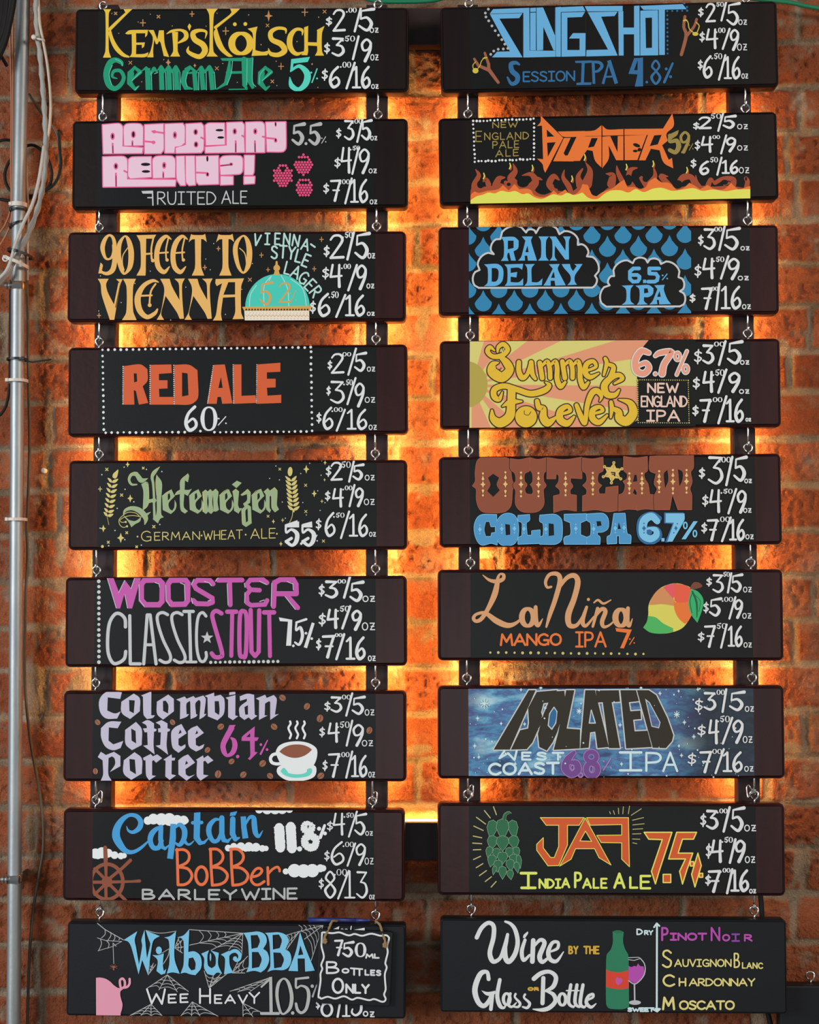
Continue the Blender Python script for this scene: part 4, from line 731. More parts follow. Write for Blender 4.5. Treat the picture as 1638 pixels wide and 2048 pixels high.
board('R1', 870, 210, 2.34); part('flame_drawing'); col('flame'); clip(166, 0, 1475, 470)
p('166 425 168 395 185 370 215 385 235 382 270 378 300 366 330 372 360 370 395 372 430 380 460 392 480 412 510 420 540 410 580 402 620 410 650 400 680 372 700 390 720 420 745 432 775 420 800 395 830 380 870 376 905 378 935 380 960 392 990 380 1030 368 1060 372 1090 384 1130 388 1180 380 1220 385 1260 378 1300 382 1340 380 1380 378 1420 384 1450 388 1475 385 1475 468 166 468')
for t in ('190 302 4 205 330 20 185 370 26 190 400 40', '222 360 6 240 350 18 250 372 26', '325 340 8 300 345 26 285 375 34', '352 365 6 330 362 16 350 380 20', '365 275 4 375 310 24 355 345 34 385 380 40', '408 330 4 450 325 22 470 360 34 440 395 44', '500 350 6 480 345 18 470 370 30', '580 350 8 555 335 26 535 370 30 560 400 30', '605 305 4 600 340 18 625 380 26 640 420 20', '690 300 8 670 335 22 680 375 40', '705 270 4 725 310 26 710 370 50', '800 322 4 830 330 28 825 370 40', '850 285 4 858 320 20 885 375 26', '945 295 6 915 305 22 905 350 26 925 385 30', '985 350 6 965 342 18 990 380 26', '1020 285 4 1030 330 20 1010 370 40', '1090 335 4 1060 335 26 1100 380 26', '1125 385 14 1160 340 30 1200 340 26 1215 378 30', '1220 330 4 1225 360 14 1240 385 20', '1305 365 8 1290 350 20 1275 385 26', '1310 365 20 1350 345 20 1395 350 26 1390 390 30', '1352 375 8 1375 365 12', '1455 345 20 1462 360 22 1455 400 26'): v(t, '~')
col('black'); 
for x, y, a, b in ((213,372,16,18),(345,372,9,8),(412,362,28,24),(570,378,14,14),(742,404,14,20),(905,352,18,26),(985,345,14,16),(1135,372,22,20),(1355,362,16,12),(1455,346,5,9),(1180,402,0.1,.1)): e(x, y, a, b)
col('burn'); p('166 440 168 420 185 405 205 412 245 402 270 400 300 392 318 375 345 400 372 370 395 395 430 392 450 400 462 420 500 432 530 425 555 400 575 418 610 396 630 420 655 418 680 395 690 370 715 375 735 420 755 428 790 405 830 390 860 366 885 350 900 385 935 385 960 395 985 385 1000 360 1030 340 1060 362 1095 365 1130 398 1160 390 1190 365 1215 378 1240 395 1275 375 1305 392 1350 395 1385 365 1400 380 1425 400 1455 385 1475 380 1475 468 166 468', ''); 
col('fireyellow'); p('166 446 195 428 225 420 250 410 280 414 310 402 345 408 375 403 410 418 435 414 465 432 500 440 535 425 555 418 590 424 620 412 650 422 690 410 720 436 760 440 790 418 820 402 870 400 905 410 940 394 975 408 1020 392 1060 388 1110 402 1160 396 1210 390 1250 402 1300 396 1360 404 1410 396 1475 394 1475 470 166 470'); clip()
for x, y in ((350,285),(228,332),(455,295),(640,345),(700,245),(895,290),(1020,275),(1178,305)): col('flame'); e(x+4, y+8, 6, 14); col('fireyellow'); s(5, [(x, y-12), (x+3, y+2), (x-2, y+14)], '~')
part('beer_name'); col('burn'); view(930, 225, 6.825)
p('1030 42 1340 350 1095 825 1073 780 1058 710 983 632 1065 640 1050 182 983 188 1030 130 | 1115 235 1217 330 1120 335 | 1120 415 1237 408 1130 607'); p('1350 350 1442 350 1345 560 1370 592 1412 586 1522 345 1622 345 1480 670 1203 668'); p('1265 262 1640 255 1640 330 1338 332')
view(1150, 225, 4.55); p('-90 175 175 165 240 118 240 214 0 219 -110 222'); p('14 222 240 217 240 502 183 442 160 352 110 342 85 377 45 442 -92 444 | 150 235 207 235 172 312 118 322 '); p('248 120 290 155 440 152 440 208 250 213'); p('248 222 320 216 386 362 388 216 440 214 440 436 374 436 306 302 306 422 248 510'); p('450 213 652 205 567 434 452 436'); p('446 152 800 148 885 10 897 125 832 195 842 260 792 300 852 432 882 415 893 510 808 460 768 345 690 332 640 437 580 437 662 205 446 208 | 720 210 787 205 752 292 680 307')
col('black'); e(560, 300, 34, 16, 20); e(585, 340, 18, 16, -40); e(548, 352, 22, 12); s(3, '448 150 448 436'); s(3, '244 118 244 500'); view(870, 210, 2.34)
part('strength_lettering'); col('olive'); p('1088 142 1140 118 1134 140 1108 160 1106 166'); v('1098 142 14 1098 172 14 1130 168 20 1140 195 24 1125 222 20 1098 212 18', '~'); d(5, '1156 222'); line('9', 1146, 1190, 122, 226, 13, digits=True); line('%', 1186, 1210, 180, 214, 4, digits=True)
part('style_lettering'); col('olive'); line('NEW', 268, 388, 80, 110, 5, -4, gap=.3); line('E', 191, 218, 122, 174, 5); line('NGLAND', 230, 440, 130, 166, 5, -4, gap=.3); line('PALE', 268, 394, 170, 206, 5, -4, gap=.3); line('ALE', 282, 392, 212, 246, 5, -6, gap=.35)
part('dot_border'); col('white'); dotline(5.5, 177, 76, 463, 66, 18, 2); dotline(5.5, 178, 92, 186, 250, 9, 1); dotline(5.5, 463, 88, 463, 238, 9, .5); dotline(5.5, 186, 266, 462, 254, 18, 2)
part('price_lettering')
price('2.50/5', '1208 1236 80 118 1236 1290 54 116 1278 1337 40 65 1348 38 1325 122 1348 1405 48 114 1412 1464 90 115')
price('4.00/9', '1216 1240 165 215 1245 1298 146 224 1287 1332 142 160 1362 144 1338 228 1362 1406 150 222 1412 1464 190 215')
price('6.50/16', '1196 1222 252 298 1238 1280 262 330 1275 1322 245 270 1340 248 1320 328 1340 1420 258 326 1420 1470 292 322')

board('R2', 870, 430, 2.34); part('raindrop_pattern'); col('drop'); view(930, 445, 3.561); clip(28, 12, 1610, 664)
for i in range(-1, 8):
    for j in range(-1, 9):
        x, y = 130+110.5*i*2+(110.5 if j % 2 else 0), 2+95*j-i*2
        if x > 1640: continue
        if 1470 < x and y > 480 and x > 1600: continue
        p([(x, y-90), (x+18, y-52), (x+52, y-12)] + [(x+61*math.cos(math.radians(a)), y+61*math.sin(math.radians(a))) for a in range(-5, 190, 13)] + [(x-52, y-12), (x-18, y-52)])
clip(); part('cloud_drawing')
c1 = scallop('98 466 104 338 205 226 252 118 435 72 505 76 672 84 803 160 868 242 925 380 880 464', .36); c2 = scallop('1005 600 1030 448 1062 382 1195 290 1300 286 1395 296 1520 390 1530 490 1530 598', .36)

for k, c_ in enumerate((c1, c2)): part('cloud_drawing', k); col('black'); p(c_, 's'); col('cloudline'); s(13, c_, 'o')

part('beer_name'); col('rain')
for t in ('255 104 352 104 382 130 377 185 345 207 362 272 328 272 315 217 305 217 300 242 310 274 256 274 275 242 275 135 | 305 130 346 130 346 182 305 192', '405 100 482 100 470 130 512 272 448 272 443 237 425 237 427 272 378 272 400 246 430 130 | 430 212 445 163 453 212', '523 100 597 100 578 130 578 246 597 272 520 272 540 246 540 130', '600 100 647 100 715 202 715 130 698 100 752 100 740 130 740 264 713 264 640 165 640 246 657 272 603 272 620 246 620 130',
'136 299 236 297 270 330 266 415 230 449 136 454 160 430 160 325 | 190 325 225 328 238 345 235 400 220 420 190 422', '280 299 414 295 407 337 380 322 325 325 325 360 372 353 366 392 325 386 325 425 385 425 414 398 414 449 283 452 300 425 300 325', '426 298 497 296 475 325 475 425 520 425 552 398 547 447 423 452 442 425 442 325', '598 298 674 296 660 330 717 448 643 450 638 415 610 415 610 450 558 450 575 425 625 330 | 612 395 632 348 640 395', '688 297 747 296 755 325 770 347 795 310 778 297 837 296 815 330 782 380 782 420 797 444 728 447 750 420 750 380 705 325'): p(t)
part('style_lettering')
for t in ('1116 450 1200 446 1180 475 1180 560 1207 584 1116 587 1145 560 1145 475', '1213 450 1310 446 1342 470 1337 510 1305 532 1275 532 1275 560 1302 584 1223 587 1240 560 1240 475 | 1275 470 1300 470 1306 500 1275 505', '1348 448 1422 444 1415 475 1440 545 1467 582 1383 584 1380 552 1365 552 1370 582 1313 585 1335 560 1370 475 | 1368 530 1385 488 1394 530'): p(t)
part('strength_lettering'); s(26, '1240 328 1198 328 1174 350 1174 402 1196 422 1230 420 1242 402 1242 386 1226 374 1180 374'); p('1268 408 1290 408 1290 432 1268 432'); s(26, '1382 328 1312 328 1312 364 1360 366 1374 386 1368 412 1350 422 1304 422'); line('%', 1400, 1446, 364, 412, 8, digits=True)
view(870, 430, 2.34); part('price_lettering'); col('white')
price('3.00/5', '1232 1256 92 145 1258 1308 60 166 1296 1342 55 78 1356 50 1330 164 1356 1424 58 168 1428 1472 146 167', 12)
price('4.50/9', '1215 1246 230 295 1252 1308 200 300 1302 1352 195 220 1372 194 1338 298 1370 1422 200 304 1415 1468 285 307', 12)
price('7.00/16', '1192 1218 368 412 1248 1298 336 444 1282 1324 335 355 1330 322 1316 444 1336 1434 332 444 1435 1478 418 442', 12)

board('R3', 870, 660, 2.34); part('sunburst_drawing'); view(930, 670, 4.55); col('raylight'); p('44 40 1760 34 1700 200 1570 400 1572 780 1450 858 40 862', 's'); col('ray'); clip(42, 38, 1690, 860)
for a0, a1 in ((-74,-52),(-38,-26),(-17,-9),(0.5,9.5),(18,27),(40,54),(66,90)):
    p([(60, 450), (60+1900*math.cos(math.radians(a0)), 450+1900*math.sin(math.radians(a0))), (60+1900*math.cos(math.radians(a1)), 450+1900*math.sin(math.radians(a1)))])
clip(42, 38, 800, 860); col('sun'); e(10, 450, 196, 212, 0, 36); clip(); col('black'); view(870, 660, 2.34); p('1006 40 1220 38 1220 462 885 462 950 420 945 220 948 110', 's'); 
part('beer_name'); view(930, 670, 4.55)
SF = ['268 142 16 228 112 40 205 150 46 250 195 42 330 190 50 388 135 46 350 85 44 305 110 38 296 155 20', '320 200 36 375 250 72 405 320 80 335 385 96 250 335 96 255 270 60 300 252 20', '490 248 44 490 330 50 520 388 54 565 360 38 602 260 44', '602 250 46 612 350 46 640 400 30', '680 255 46 702 392 46', '695 290 20 745 242 40 770 300 44 775 390 44', '770 285 20 820 242 40 838 300 46 838 400 50 868 468 50 912 430 26', '885 242 46 908 392 46', '898 285 20 950 240 40 976 300 44 978 390 44', '975 285 20 1025 240 40 1045 300 46 1048 400 50 1078 475 50 1122 432 26', '1112 325 24 1190 290 32 1165 240 40 1105 268 50 1095 345 54 1140 385 46 1215 350 18', '1275 215 34 1288 260 40 1262 365 24', '1288 265 30 1345 285 44 1345 330 50 1315 400 50', '1360 442 22 1430 400 40 1400 365 44 1330 390 56 1268 460 66 1290 540 62 1360 548 50 1402 500 20',
'340 520 14 310 585 44 265 560 56 270 495 56 360 465 52 480 500 54 600 535 56 720 505 58 765 460 44 732 430 14', '425 495 76 420 620 78 405 740 90 320 800 90 255 760 64 245 688 22', '340 650 12 415 612 56 515 605 18', '655 602 42 672 660 54 715 672 50 712 750 76 755 800 74 826 750 24', '868 725 24 955 692 36 930 650 42 868 690 60 865 770 72 930 805 62 992 745 24', '1014 640 40 1058 750 52 1092 800 40 1112 640 48 1155 530 58 1205 512 58 1240 560 36 1225 605 10', '1152 720 24 1250 692 32 1222 655 38 1162 685 54 1160 760 62 1220 795 52 1292 732 22', '1328 612 36 1335 670 42 1325 752 20', '1338 665 30 1395 700 64 1405 760 80 1470 785 90 1530 710 84 1500 620 60 1400 588 12']
col('ink')
for t in SF: v([(x, y, w*.94+20) for x, y, w in trips(t)], '~')
ring(555, 745, 66, 64, 64+20); s(40, '545 690 575 720', '')
col('summer')
for t in SF: v([(x, y, w*.94) for x, y, w in trips(t)], '~')
ring(555, 745, 66, 64, 64); d(36, '555 745'); s(26, '545 690 575 722 600 700', '~'); col('raylight'); e(345, 140, 10, 22, 20); e(420, 555, 1, 1); col('ink')
for t in ('540 690 540 720 575 730 600 700', '330 300 312 320', '340 115 348 150'): s(6, t, '~')
view(870, 660, 2.34); part('strength_lettering'); col('white')
SIX = '1000 108 24 965 100 34 938 140 36 942 190 36 975 205 34 1000 180 32 985 155 26 950 168 20'; SEV = '1030 122 16 1052 108 26 1104 105 28 1072 160 30 1062 205 34'
for w in (9, 0):
    col('white' if w else 'salmon'); v([(x, y, q*.78+w) for x, y, q in trips(SIX)], '~'); v([(x, y, q*.85+w) for x, y, q in trips(SEV)], '~'); d(8+w/2, '1030 206'); s(12+w, '1178 100 1130 210'); ring(1134, 124, 12, 18, 10+w); ring(1172, 184, 12, 18, 10+w)
part('style_lettering'); col('blush'); line('NEW', 992, 1140, 248, 296, 9, gap=.26); line('ENGLAND', 962, 1182, 308, 362, 7.5, gap=.16); line('IPA', 988, 1146, 374, 430, 9, gap=.22)
part('dot_border'); col('straw')
dotline(2.6, 948, 234, 1184, 236, 24); dotline(2.6, 948, 240, 950, 434, 20); dotline(2.6, 1184, 238, 1188, 434, 20); dotline(2.6, 950, 434, 1188, 436, 24)
part('price_lettering'); col('white')
price('3.00/5', '1212 1248 90 162 1252 1300 66 163 1294 1352 55 78 1358 54 1328 164 1368 1435 50 164 1425 1470 142 164', 13)
price('4.50/9', '1206 1238 220 280 1252 1304 192 294 1298 1352 185 215 1362 187 1325 294 1372 1425 196 294 1420 1470 278 300', 13)
price('7.00/16', '1204 1232 352 405 1240 1290 320 434 1288 1342 315 338 1362 312 1325 437 1358 1445 322 436 1450 1478 412 430', 13)

board('R4', 870, 890, 2.34); part('beer_name'); view(940, 905, 3.561)
OUTL = ['38 130 58 52 110 32 230 32 285 55 292 140 300 200 316 235 302 265 290 380 250 420 150 430 80 415 48 350 44 260 18 238 38 205 | 128 180 165 152 207 180 190 230 212 270 165 316 123 275 145 230', '288 45 350 52 422 38 422 130 390 150 388 205 405 230 390 260 400 292 440 300 450 280 440 240 430 230 446 208 445 150 428 120 428 38 480 50 548 38 548 120 525 150 525 205 541 235 522 265 525 370 490 415 430 427 360 415 325 370 325 270 308 235 325 205 320 150 290 120', '550 38 670 52 796 35 796 186 724 182 720 160 715 210 731 240 712 270 715 300 757 305 757 417 670 407 596 427 595 310 640 300 640 270 610 240 630 210 630 160 612 150 610 187 548 187', '801 40 870 47 946 35 946 130 915 150 910 210 937 235 915 265 920 296 965 296 968 250 1053 240 1053 412 980 422 900 407 801 417 802 310 830 300 830 265 803 235 830 205 825 150 802 130', '1094 30 1180 40 1261 30 1261 130 1240 150 1245 190 1266 225 1278 300 1306 302 1309 407 1245 402 1187 412 1185 310 1190 290 1172 248 1155 290 1183 312 1183 407 1120 404 1058 417 1060 302 1088 290 1105 235 1090 205 1115 190 1118 150 1096 130 | 1160 210 1170 160 1185 160 1190 205', '1280 30 1388 22 1500 20 1589 20 1589 110 1570 140 1580 210 1565 260 1577 300 1577 407 1480 407 1440 290 1420 407 1315 407 1312 310 1332 260 1312 225 1325 150 1281 130 | 1380 150 1405 125 1410 200 1388 255 | 1480 120 1512 140 1508 205 1490 240']
for t in OUTL:
    q = soften(pairs(t.split('|')[0]), .42); col('black'); v([(x, y, 14) for x, y in q], 'o'); col('outlawedge'); v([(x, y, 6) for x, y in q], 'o'); col('outlaw'); p(t, 'r')
part('ornament_painting'); col('lawgold')
for x, y0, k in ((92,228,78),(252,226,84),(363,228,84),(487,230,82),(680,226,78),(874,222,76),(1134,220,70),(1224,220,70),(1346,208,74),(1444,208,82),(1541,206,80)):
    spark(x, y0, 26, .4); d(8, [(x, y0-k), (x, y0+k)], 8); p([(x, y0-k+14), (x+11, y0-k+42), (x, y0-k+50), (x-11, y0-k+42)]); p([(x, y0+k-12), (x+10, y0+k-38), (x, y0+k-44), (x-10, y0+k-38)])
part('badge_painting'); col('badge'); p([(1015+(70 if i % 2 == 0 else 42)*math.sin(math.pi*i/6+.12), 145-(70 if i % 2 == 0 else 42)*math.cos(math.pi*i/6+.12)) for i in range(12)])
for i in range(6): d(11, [(1015+72*math.sin(math.pi*i/3+.12), 145-72*math.cos(math.pi*i/3+.12))])
col('ink'); p('1002 138 1035 140 1035 170 1024 170 1024 160 1008 160 1008 152 1024 152 1024 148 1004 148'); 
for i in range(6): d(4, [(1015+72*math.sin(math.pi*i/3+.12), 145-72*math.cos(math.pi*i/3+.12))], 8); s(2, [(1015+34*math.sin(math.pi*i/3+.12), 145-34*math.cos(math.pi*i/3+.12)), (1015+56*math.sin(math.pi*i/3+.12), 145-56*math.cos(math.pi*i/3+.12))])
part('style_lettering')
CI = ['70 450 188 444 188 527 150 527 140 490 110 490 98 550 110 600 150 600 155 575 192 570 192 657 150 645 80 657 42 605 33 510', '240 440 310 445 340 500 340 600 310 652 225 657 190 612 188 500 | 250 510 284 515 286 585 255 590', '343 450 422 444 422 482 400 500 405 592 440 592 440 560 497 553 497 646 343 652 343 607 370 595 370 500 343 485', '498 448 610 444 650 480 650 620 615 650 498 652 498 607 520 592 520 505 498 490 | 560 505 595 510 598 590 560 595', '672 442 826 438 826 482 785 500 785 587 829 605 829 652 672 652 672 607 715 587 715 500 672 482', '833 440 950 437 980 470 980 540 945 564 905 567 905 587 923 602 923 652 833 652 833 607 858 592 858 500 833 482 | 900 490 930 490 936 520 905 527', '1025 437 1102 435 1118 580 1142 592 1142 647 1064 647 1064 592 1042 592 1042 647 978 650 978 602 1000 587 | 1050 545 1058 498 1074 545']
col('coldlight')
for t in CI: v([(x, y, 8) for x, y in soften(pairs(t.split('|')[0]), .42)], 'o')
col('coldblue')
for t in CI: p(t, 'r')
col('coldlight')
for x, y in ((70,548),(226,544),(316,542),(384,544),(540,546),(753,542),(880,544),(1034,540),(1096,536)): spark(x, y, 20, .5); d(5, [(x, y-30), (x, y+30)], 8)
part('strength_lettering'); col('deepblue'); v('1345 470 40 1290 448 54 1225 490 66 1225 590 66 1280 632 54 1340 600 50 1330 550 40 1270 540 30', '~'); p('1380 428 1520 428 1412 640 1388 640 1440 510 1380 505'); col('coldlight')
v('1332 490 44 1290 455 52 1238 490 58 1232 580 58 1280 615 50 1325 590 46 1318 550 38 1270 545 24', '~'); p('1392 434 1526 434 1526 480 1440 635 1404 635 1450 500 1392 500'); p('1362 610 1384 610 1384 634 1362 634'); p('1590 490 1620 490 1535 618 1505 618'); ring(1532, 520, 12, 22, 10); ring(1600, 578, 12, 22, 10); col('deepblue'); spark(1238, 540, 20, .5); spark(1465, 540, 18, .5); d(20, '1276 568')
d(5, '1238 505 1238 572 1475 508 1450 572')
view(870, 890, 2.34); part('price_lettering'); col('white')
price('3.00/5', '1235 1262 105 160 1278 1342 50 188 1328 1382 55 82 1390 57 1362 188 1398 1455 52 174 1445 1482 158 180', 13)
price('4.50/9', '1250 1278 232 290 1284 1338 207 318 1336 1390 205 228 1408 207 1372 320 1412 1454 210 320 1440 1480 295 318', 12)
price('7.00/16', '1246 1272 362 415 1274 1322 344 450 1322 1377 335 360 1382 340 1342 450 1374 1450 346 450 1450 1490 418 442', 12)

board('R5', 870, 1120, 2.34); part('beer_name'); col('peach'); view(930, 1135, 3.4125)
for t in ('122 52 6 165 85 20 215 95 28 258 80 26 264 52 22 242 44 14 226 66 20 218 120 34 200 190 40 158 280 30 112 350 28 75 366 24 58 345 24 80 318 20 140 312 26 215 365 40 290 395 36 350 378 22 400 330 10', '482 270 26 482 360 36 500 395 26 530 350 6', '588 132 16 560 134 18 550 95 22 578 48 24 632 46 30 648 95 34 615 220 32 580 320 28 555 405 14', '630 160 16 690 75 28 745 55 34 770 100 38 745 210 38 705 320 42 712 392 36 760 395 26 800 340 18 832 270 14', '830 270 20 802 365 30 825 398 22 880 335 12', '905 280 24 872 402 18', '885 345 10 930 285 26 958 300 30 935 370 30 948 405 22 990 390 14 1035 345 10', '1112 278 26 1106 365 34 1122 398 22 1142 350 6'): v(t, '~')
ring(428, 340, 40, 58, 40, 24); ring(1064, 342, 38, 56, 42, 24); d(11, '842 218'); v('880 240 10 908 222 16 945 246 16 995 222 8', '~')
part('style_lettering'); col('mango'); line('MANGO', 238, 660, 450, 536, 15, -2, gap=.16); line('IPA', 752, 966, 436, 546, 14, gap=.2)
part('strength_lettering'); p('1026 412 1138 424 1084 552 1058 550 1104 446 1032 436'); line('%', 1118, 1160, 474, 528, 7, digits=True)
part('dot_border'); col('straw'); dotline(9, 172, 580, 1218, 590, 20, 1)
part('mango_drawing'); col('mangoyellow'); p('1215 410 1240 370 1250 320 1252 260 1275 205 1320 150 1380 118 1440 108 1500 120 1545 145 1560 230 1555 300 1520 370 1480 415 1420 440 1340 452 1260 442'); col('mangopink'); p('1350 135 1380 118 1440 108 1440 160 1420 215 1385 195'); col('mangored'); p('1430 109 1500 120 1545 145 1550 230 1480 250 1430 230 1425 170'); col('mangoflesh'); p('1256 255 1275 205 1320 150 1352 135 1400 190 1430 230 1425 262 1340 250 1290 255'); col('mango'); p('1425 235 1480 240 1552 225 1555 300 1520 370 1500 385 1460 350 1430 290'); col('mangogreen'); p('1215 410 1240 370 1248 330 1300 340 1350 380 1420 415 1420 440 1340 452 1260 442')
col('stem'); p('1535 140 1560 102 1600 105 1618 130 1580 145 1550 148', '~'); col('leaf'); p('1545 145 1590 165 1625 215 1620 280 1585 378 1545 325 1525 260 1530 200'); col('leafdark'); v('1552 165 12 1580 240 14 1582 340 6', '~'); s(5, '1552 170 1535 230 1548 310', '~'); s(4, '1570 190 1605 230 1595 300', '~')
view(870, 1120, 2.34); part('price_lettering'); col('white')
price('3.50/5', '1270 1295 80 125 1300 1346 64 156 1336 1378 55 78 1386 62 1370 152 1386 1436 64 154 1440 1482 125 152')
price('5.00/9', '1256 1280 195 250 1284 1338 176 266 1342 1392 172 195 1405 174 1377 274 1400 1438 182 274 1436 1480 248 275')
price('7.50/16', '1230 1260 335 385 1262 1312 302 410 1306 1362 295 322 1364 302 1338 410 1368 1440 307 408 1442 1482 385 410')

board('R6', 870, 1350, 2.34); part('beer_name'); view(930, 1370, 3.485)
ISO = ['200 450 445 36 492 36 312 450', '500 48 642 36 592 122 547 127 530 190 545 240 500 330 470 400 430 447 320 450 385 315 440 303 446 262 440 160', '615 45 692 40 702 140 642 330 610 400 570 457 518 432 508 340 548 200', '705 36 762 36 708 303 802 310 800 442 618 452 650 330', '838 36 906 36 1002 432 923 440 908 325 872 330 862 437 803 442', '910 38 1072 36 1080 116 1022 120 1080 440 1003 440 960 120 923 122', '1083 36 1192 36 1212 112 1142 120 1152 183 1222 178 1227 237 1172 242 1182 323 1272 318 1302 432 1123 442', '1198 36 1280 36 1332 70 1410 230 1452 350 1442 392 1400 440 1308 437 | 1255 95 1287 120 1362 260 1352 302 1300 290']
col('isoline')
for t in ISO: v([(x, y, 17) for x, y in pairs(t.split('|')[0])], 'o')
s(12, '1255 95 1287 120 1362 260 1352 302 1300 290', 'o')
col('iso')
for t in ISO: p(t, 's')
col('isoline'); s(8, '620 155 640 185 632 265 605 308 580 282 590 200', 'o'); s(8, '880 175 908 265 866 265', 'o'); col('deepblue'); p('620 160 637 188 628 262 605 300 584 280 594 202'); p('880 184 902 261 872 261')
part('style_lettering'); col('sweet'); s(15, '275 458 240 510 300 475 345 522 360 458 M'.replace(' M', ''), ''); line('EST', 392, 692, 464, 526, 15, 2, gap=.45); line('COAST', 160, 660, 542, 632, 18, -8, gap=.2); line('I', 1078, 1230, 462, 602, 17); line('P', 1262, 1365, 466, 604, 16); line('A', 1380, 1480, 464, 606, 15)
part('strength_lettering')
I6 = '760 470 22 715 520 46 700 580 52 740 622 40 785 595 44 775 545 38 735 540 24'
col('plum'); v([(x, y, w+12) for x, y, w in trips(I6)], '~'); d(20, '805 628'); ring(880, 500, 36, 34, 42); ring(884, 588, 40, 44, 48)
col('purple'); v(I6, '~'); d(10, '805 628'); ring(880, 500, 36, 34, 30); ring(884, 588, 40, 44, 36); col('plum'); line('%', 955, 1026, 508, 598, 10, digits=True); col('plum'); ring(748, 575, 10, 16, 7); ring(880, 585, 12, 20, 7)
part('star_pattern'); col('sweet'); rnd = random.Random(5)
for i in range(150):
    x, y = rnd.uniform(35, 1930), rnd.uniform(14, 645); 
    if 200 < x < 1450 and 40 < y < 640 and rnd.random() < .75: continue
    d(rnd.choice((2.2, 2.8, 3.5, 6)), [(x, y)], 8)
for x, y, r in ((88,232,15),(68,424,16),(528,20,14),(415,272,13),(252,268,11),(390,33,10),(1358,58,14),(1528,260,16),(1490,424,10),(1594,360,16),(1508,490,13),(1226,20,12),(1080,278,15),(558,160,12),(1090,550,13),(662,500,14),(350,550,14),(96,502,12),(1622,30,12),(1488,42,9)): plus(x, y, r, 4); xx(x, y, r*.45, 3)
for x, y, r in ((134,130,32),(795,182,20),(1475,205,22)): plus(x, y, r, 6); xx(x, y, r*.7, 5)
view(870, 1350, 2.34); part('price_lettering'); col('white')
price('3.00/5', '1216 1252 108 175 1258 1310 77 168 1306 1354 68 92 1362 67 1345 172 1378 1446 74 170 1448 1492 145 172', 12)
price('4.50/9', '1228 1266 230 290 1280 1326 207 323 1321 1377 190 220 1390 200 1346 320 1392 1440 207 320 1438 1485 285 318', 12)
price('7.00/16', '1182 1222 362 425 1240 1294 352 458 1286 1340 345 368 1350 347 1312 458 1344 1440 357 456 1445 1490 425 452', 12)

board('R7', 870, 1590, 2.34); part('beer_name'); view(940, 1605, 3.4125)
JF = ['480 103 778 103 745 155 665 155 665 290 605 430 532 432 455 325 455 285 500 240 500 310 550 375 575 375 605 300 605 155 520 155', '786 105 962 426 880 376 850 315 720 315 690 386 612 434 | 788 195 830 265 750 262', '796 103 1081 103 1088 438 1035 386 1035 275 895 273 865 224 1035 222 1035 150 820 155']
J7 = ['1188 203 1378 203 1290 470 1265 555 1238 470 1312 253 1220 250', '1318 490 1370 490 1370 546 1318 546', '1410 203 1546 203 1525 250 1450 250 1420 345 1520 345 1480 460 1450 556 1430 470 1470 385 1355 385', '1555 345 1578 430 1535 576 1512 490', '1503 403 1526 403 1526 433 1503 433', '1565 483 1588 483 1588 510 1565 510']
col('jaf')
for t in JF: p(t, 's')
col('jafline')
for t in JF:
    for q in t.split('|'): s(5, q, 'o')
part('strength_lettering'); col('jaf')
for t in J7: p(t, 's')
col('jafline')
for t in J7: s(8, t, 'o')
part('style_lettering'); col('lime'); s(19, '348 482 450 482'); s(18, '398 482 398 584'); s(18, '352 582 445 582'); line('NDI', 468, 622, 518, 588, 14, gap=.24); line('A', 628, 678, 512, 584, 14); line('P', 716, 758, 472, 584, 16); line('ALE', 766, 938, 514, 588, 14, gap=.3); line('A', 984, 1054, 478, 588, 17); line('L', 1092, 1142, 504, 588, 16); line('E', 1164, 1230, 494, 592, 16)
part('hop_drawing'); 
HOPS = [(150,180,36,62,8),(295,180,34,62,-8),(222,178,44,70,0),(152,270,36,46,10),(300,270,36,46,-10),(222,275,44,50,0),(130,335,24,36,14),(180,345,28,36,6),(270,340,28,36,-6),(318,335,24,34,-14),(222,375,36,40,0),(148,395,30,40,12),(300,390,30,40,-12),(190,430,30,40,6),(275,425,30,40,-6),(335,400,18,44,-10),(222,475,28,42,0),(275,490,24,32,-8),(320,440,20,36,-10),(165,460,14,30,12)]
for x, y, rx, ry, a in HOPS:
    c, q = math.cos(math.radians(a)), math.sin(math.radians(a)); P = [(x+u*rx*c-w*ry*q, y+u*rx*q+w*ry*c) for u, w in ((-.8, -.75), (0, -1), (.8, -.75), (1, -.1), (.6, .5), (0, 1.15), (-.6, .5), (-1, -.1))]
    col('hop'); p(P); col('hopline'); s(3, P, 'o')
col('hop'); v('228 118 16 238 80 14 262 66 12 280 74 6', '~'); col('hopline'); s(3, '220 116 232 78 262 60 282 72', '~'); s(3, '244 116 248 88 268 74', '~')
part('ray_drawing'); col('straw2')
for t in ('160 28 180 82', '98 54 138 104', '44 100 106 146', '26 160 90 190', '22 228 80 240', '18 276 80 280', '22 322 74 320', '24 388 72 366', '42 444 88 416', '64 498 112 464', '104 538 146 506', '144 576 178 538', '952 62 958 76', '978 55 986 80', '1012 38 1014 76', '1046 28 1042 76', '1088 24 1080 76', '1168 42 1100 86', '1184 102 1108 120', '1188 144 1110 152', '1178 178 1110 182', '1166 212 1108 214', '1158 250 1108 248', '1138 280 1110 274'): s(7 if nums(t)[0] < 900 else 5, t)
view(870, 1590, 2.34); part('price_lettering'); col('white')
price('3.00/5', '1242 1268 85 150 1270 1320 66 163 1319 1367 62 85 1378 57 1350 170 1385 1445 54 174 1445 1502 138 170', 13)
price('4.50/9', '1268 1292 225 298 1292 1346 207 316 1341 1392 195 222 1405 207 1379 316 1403 1450 207 316 1448 1498 285 318', 13)
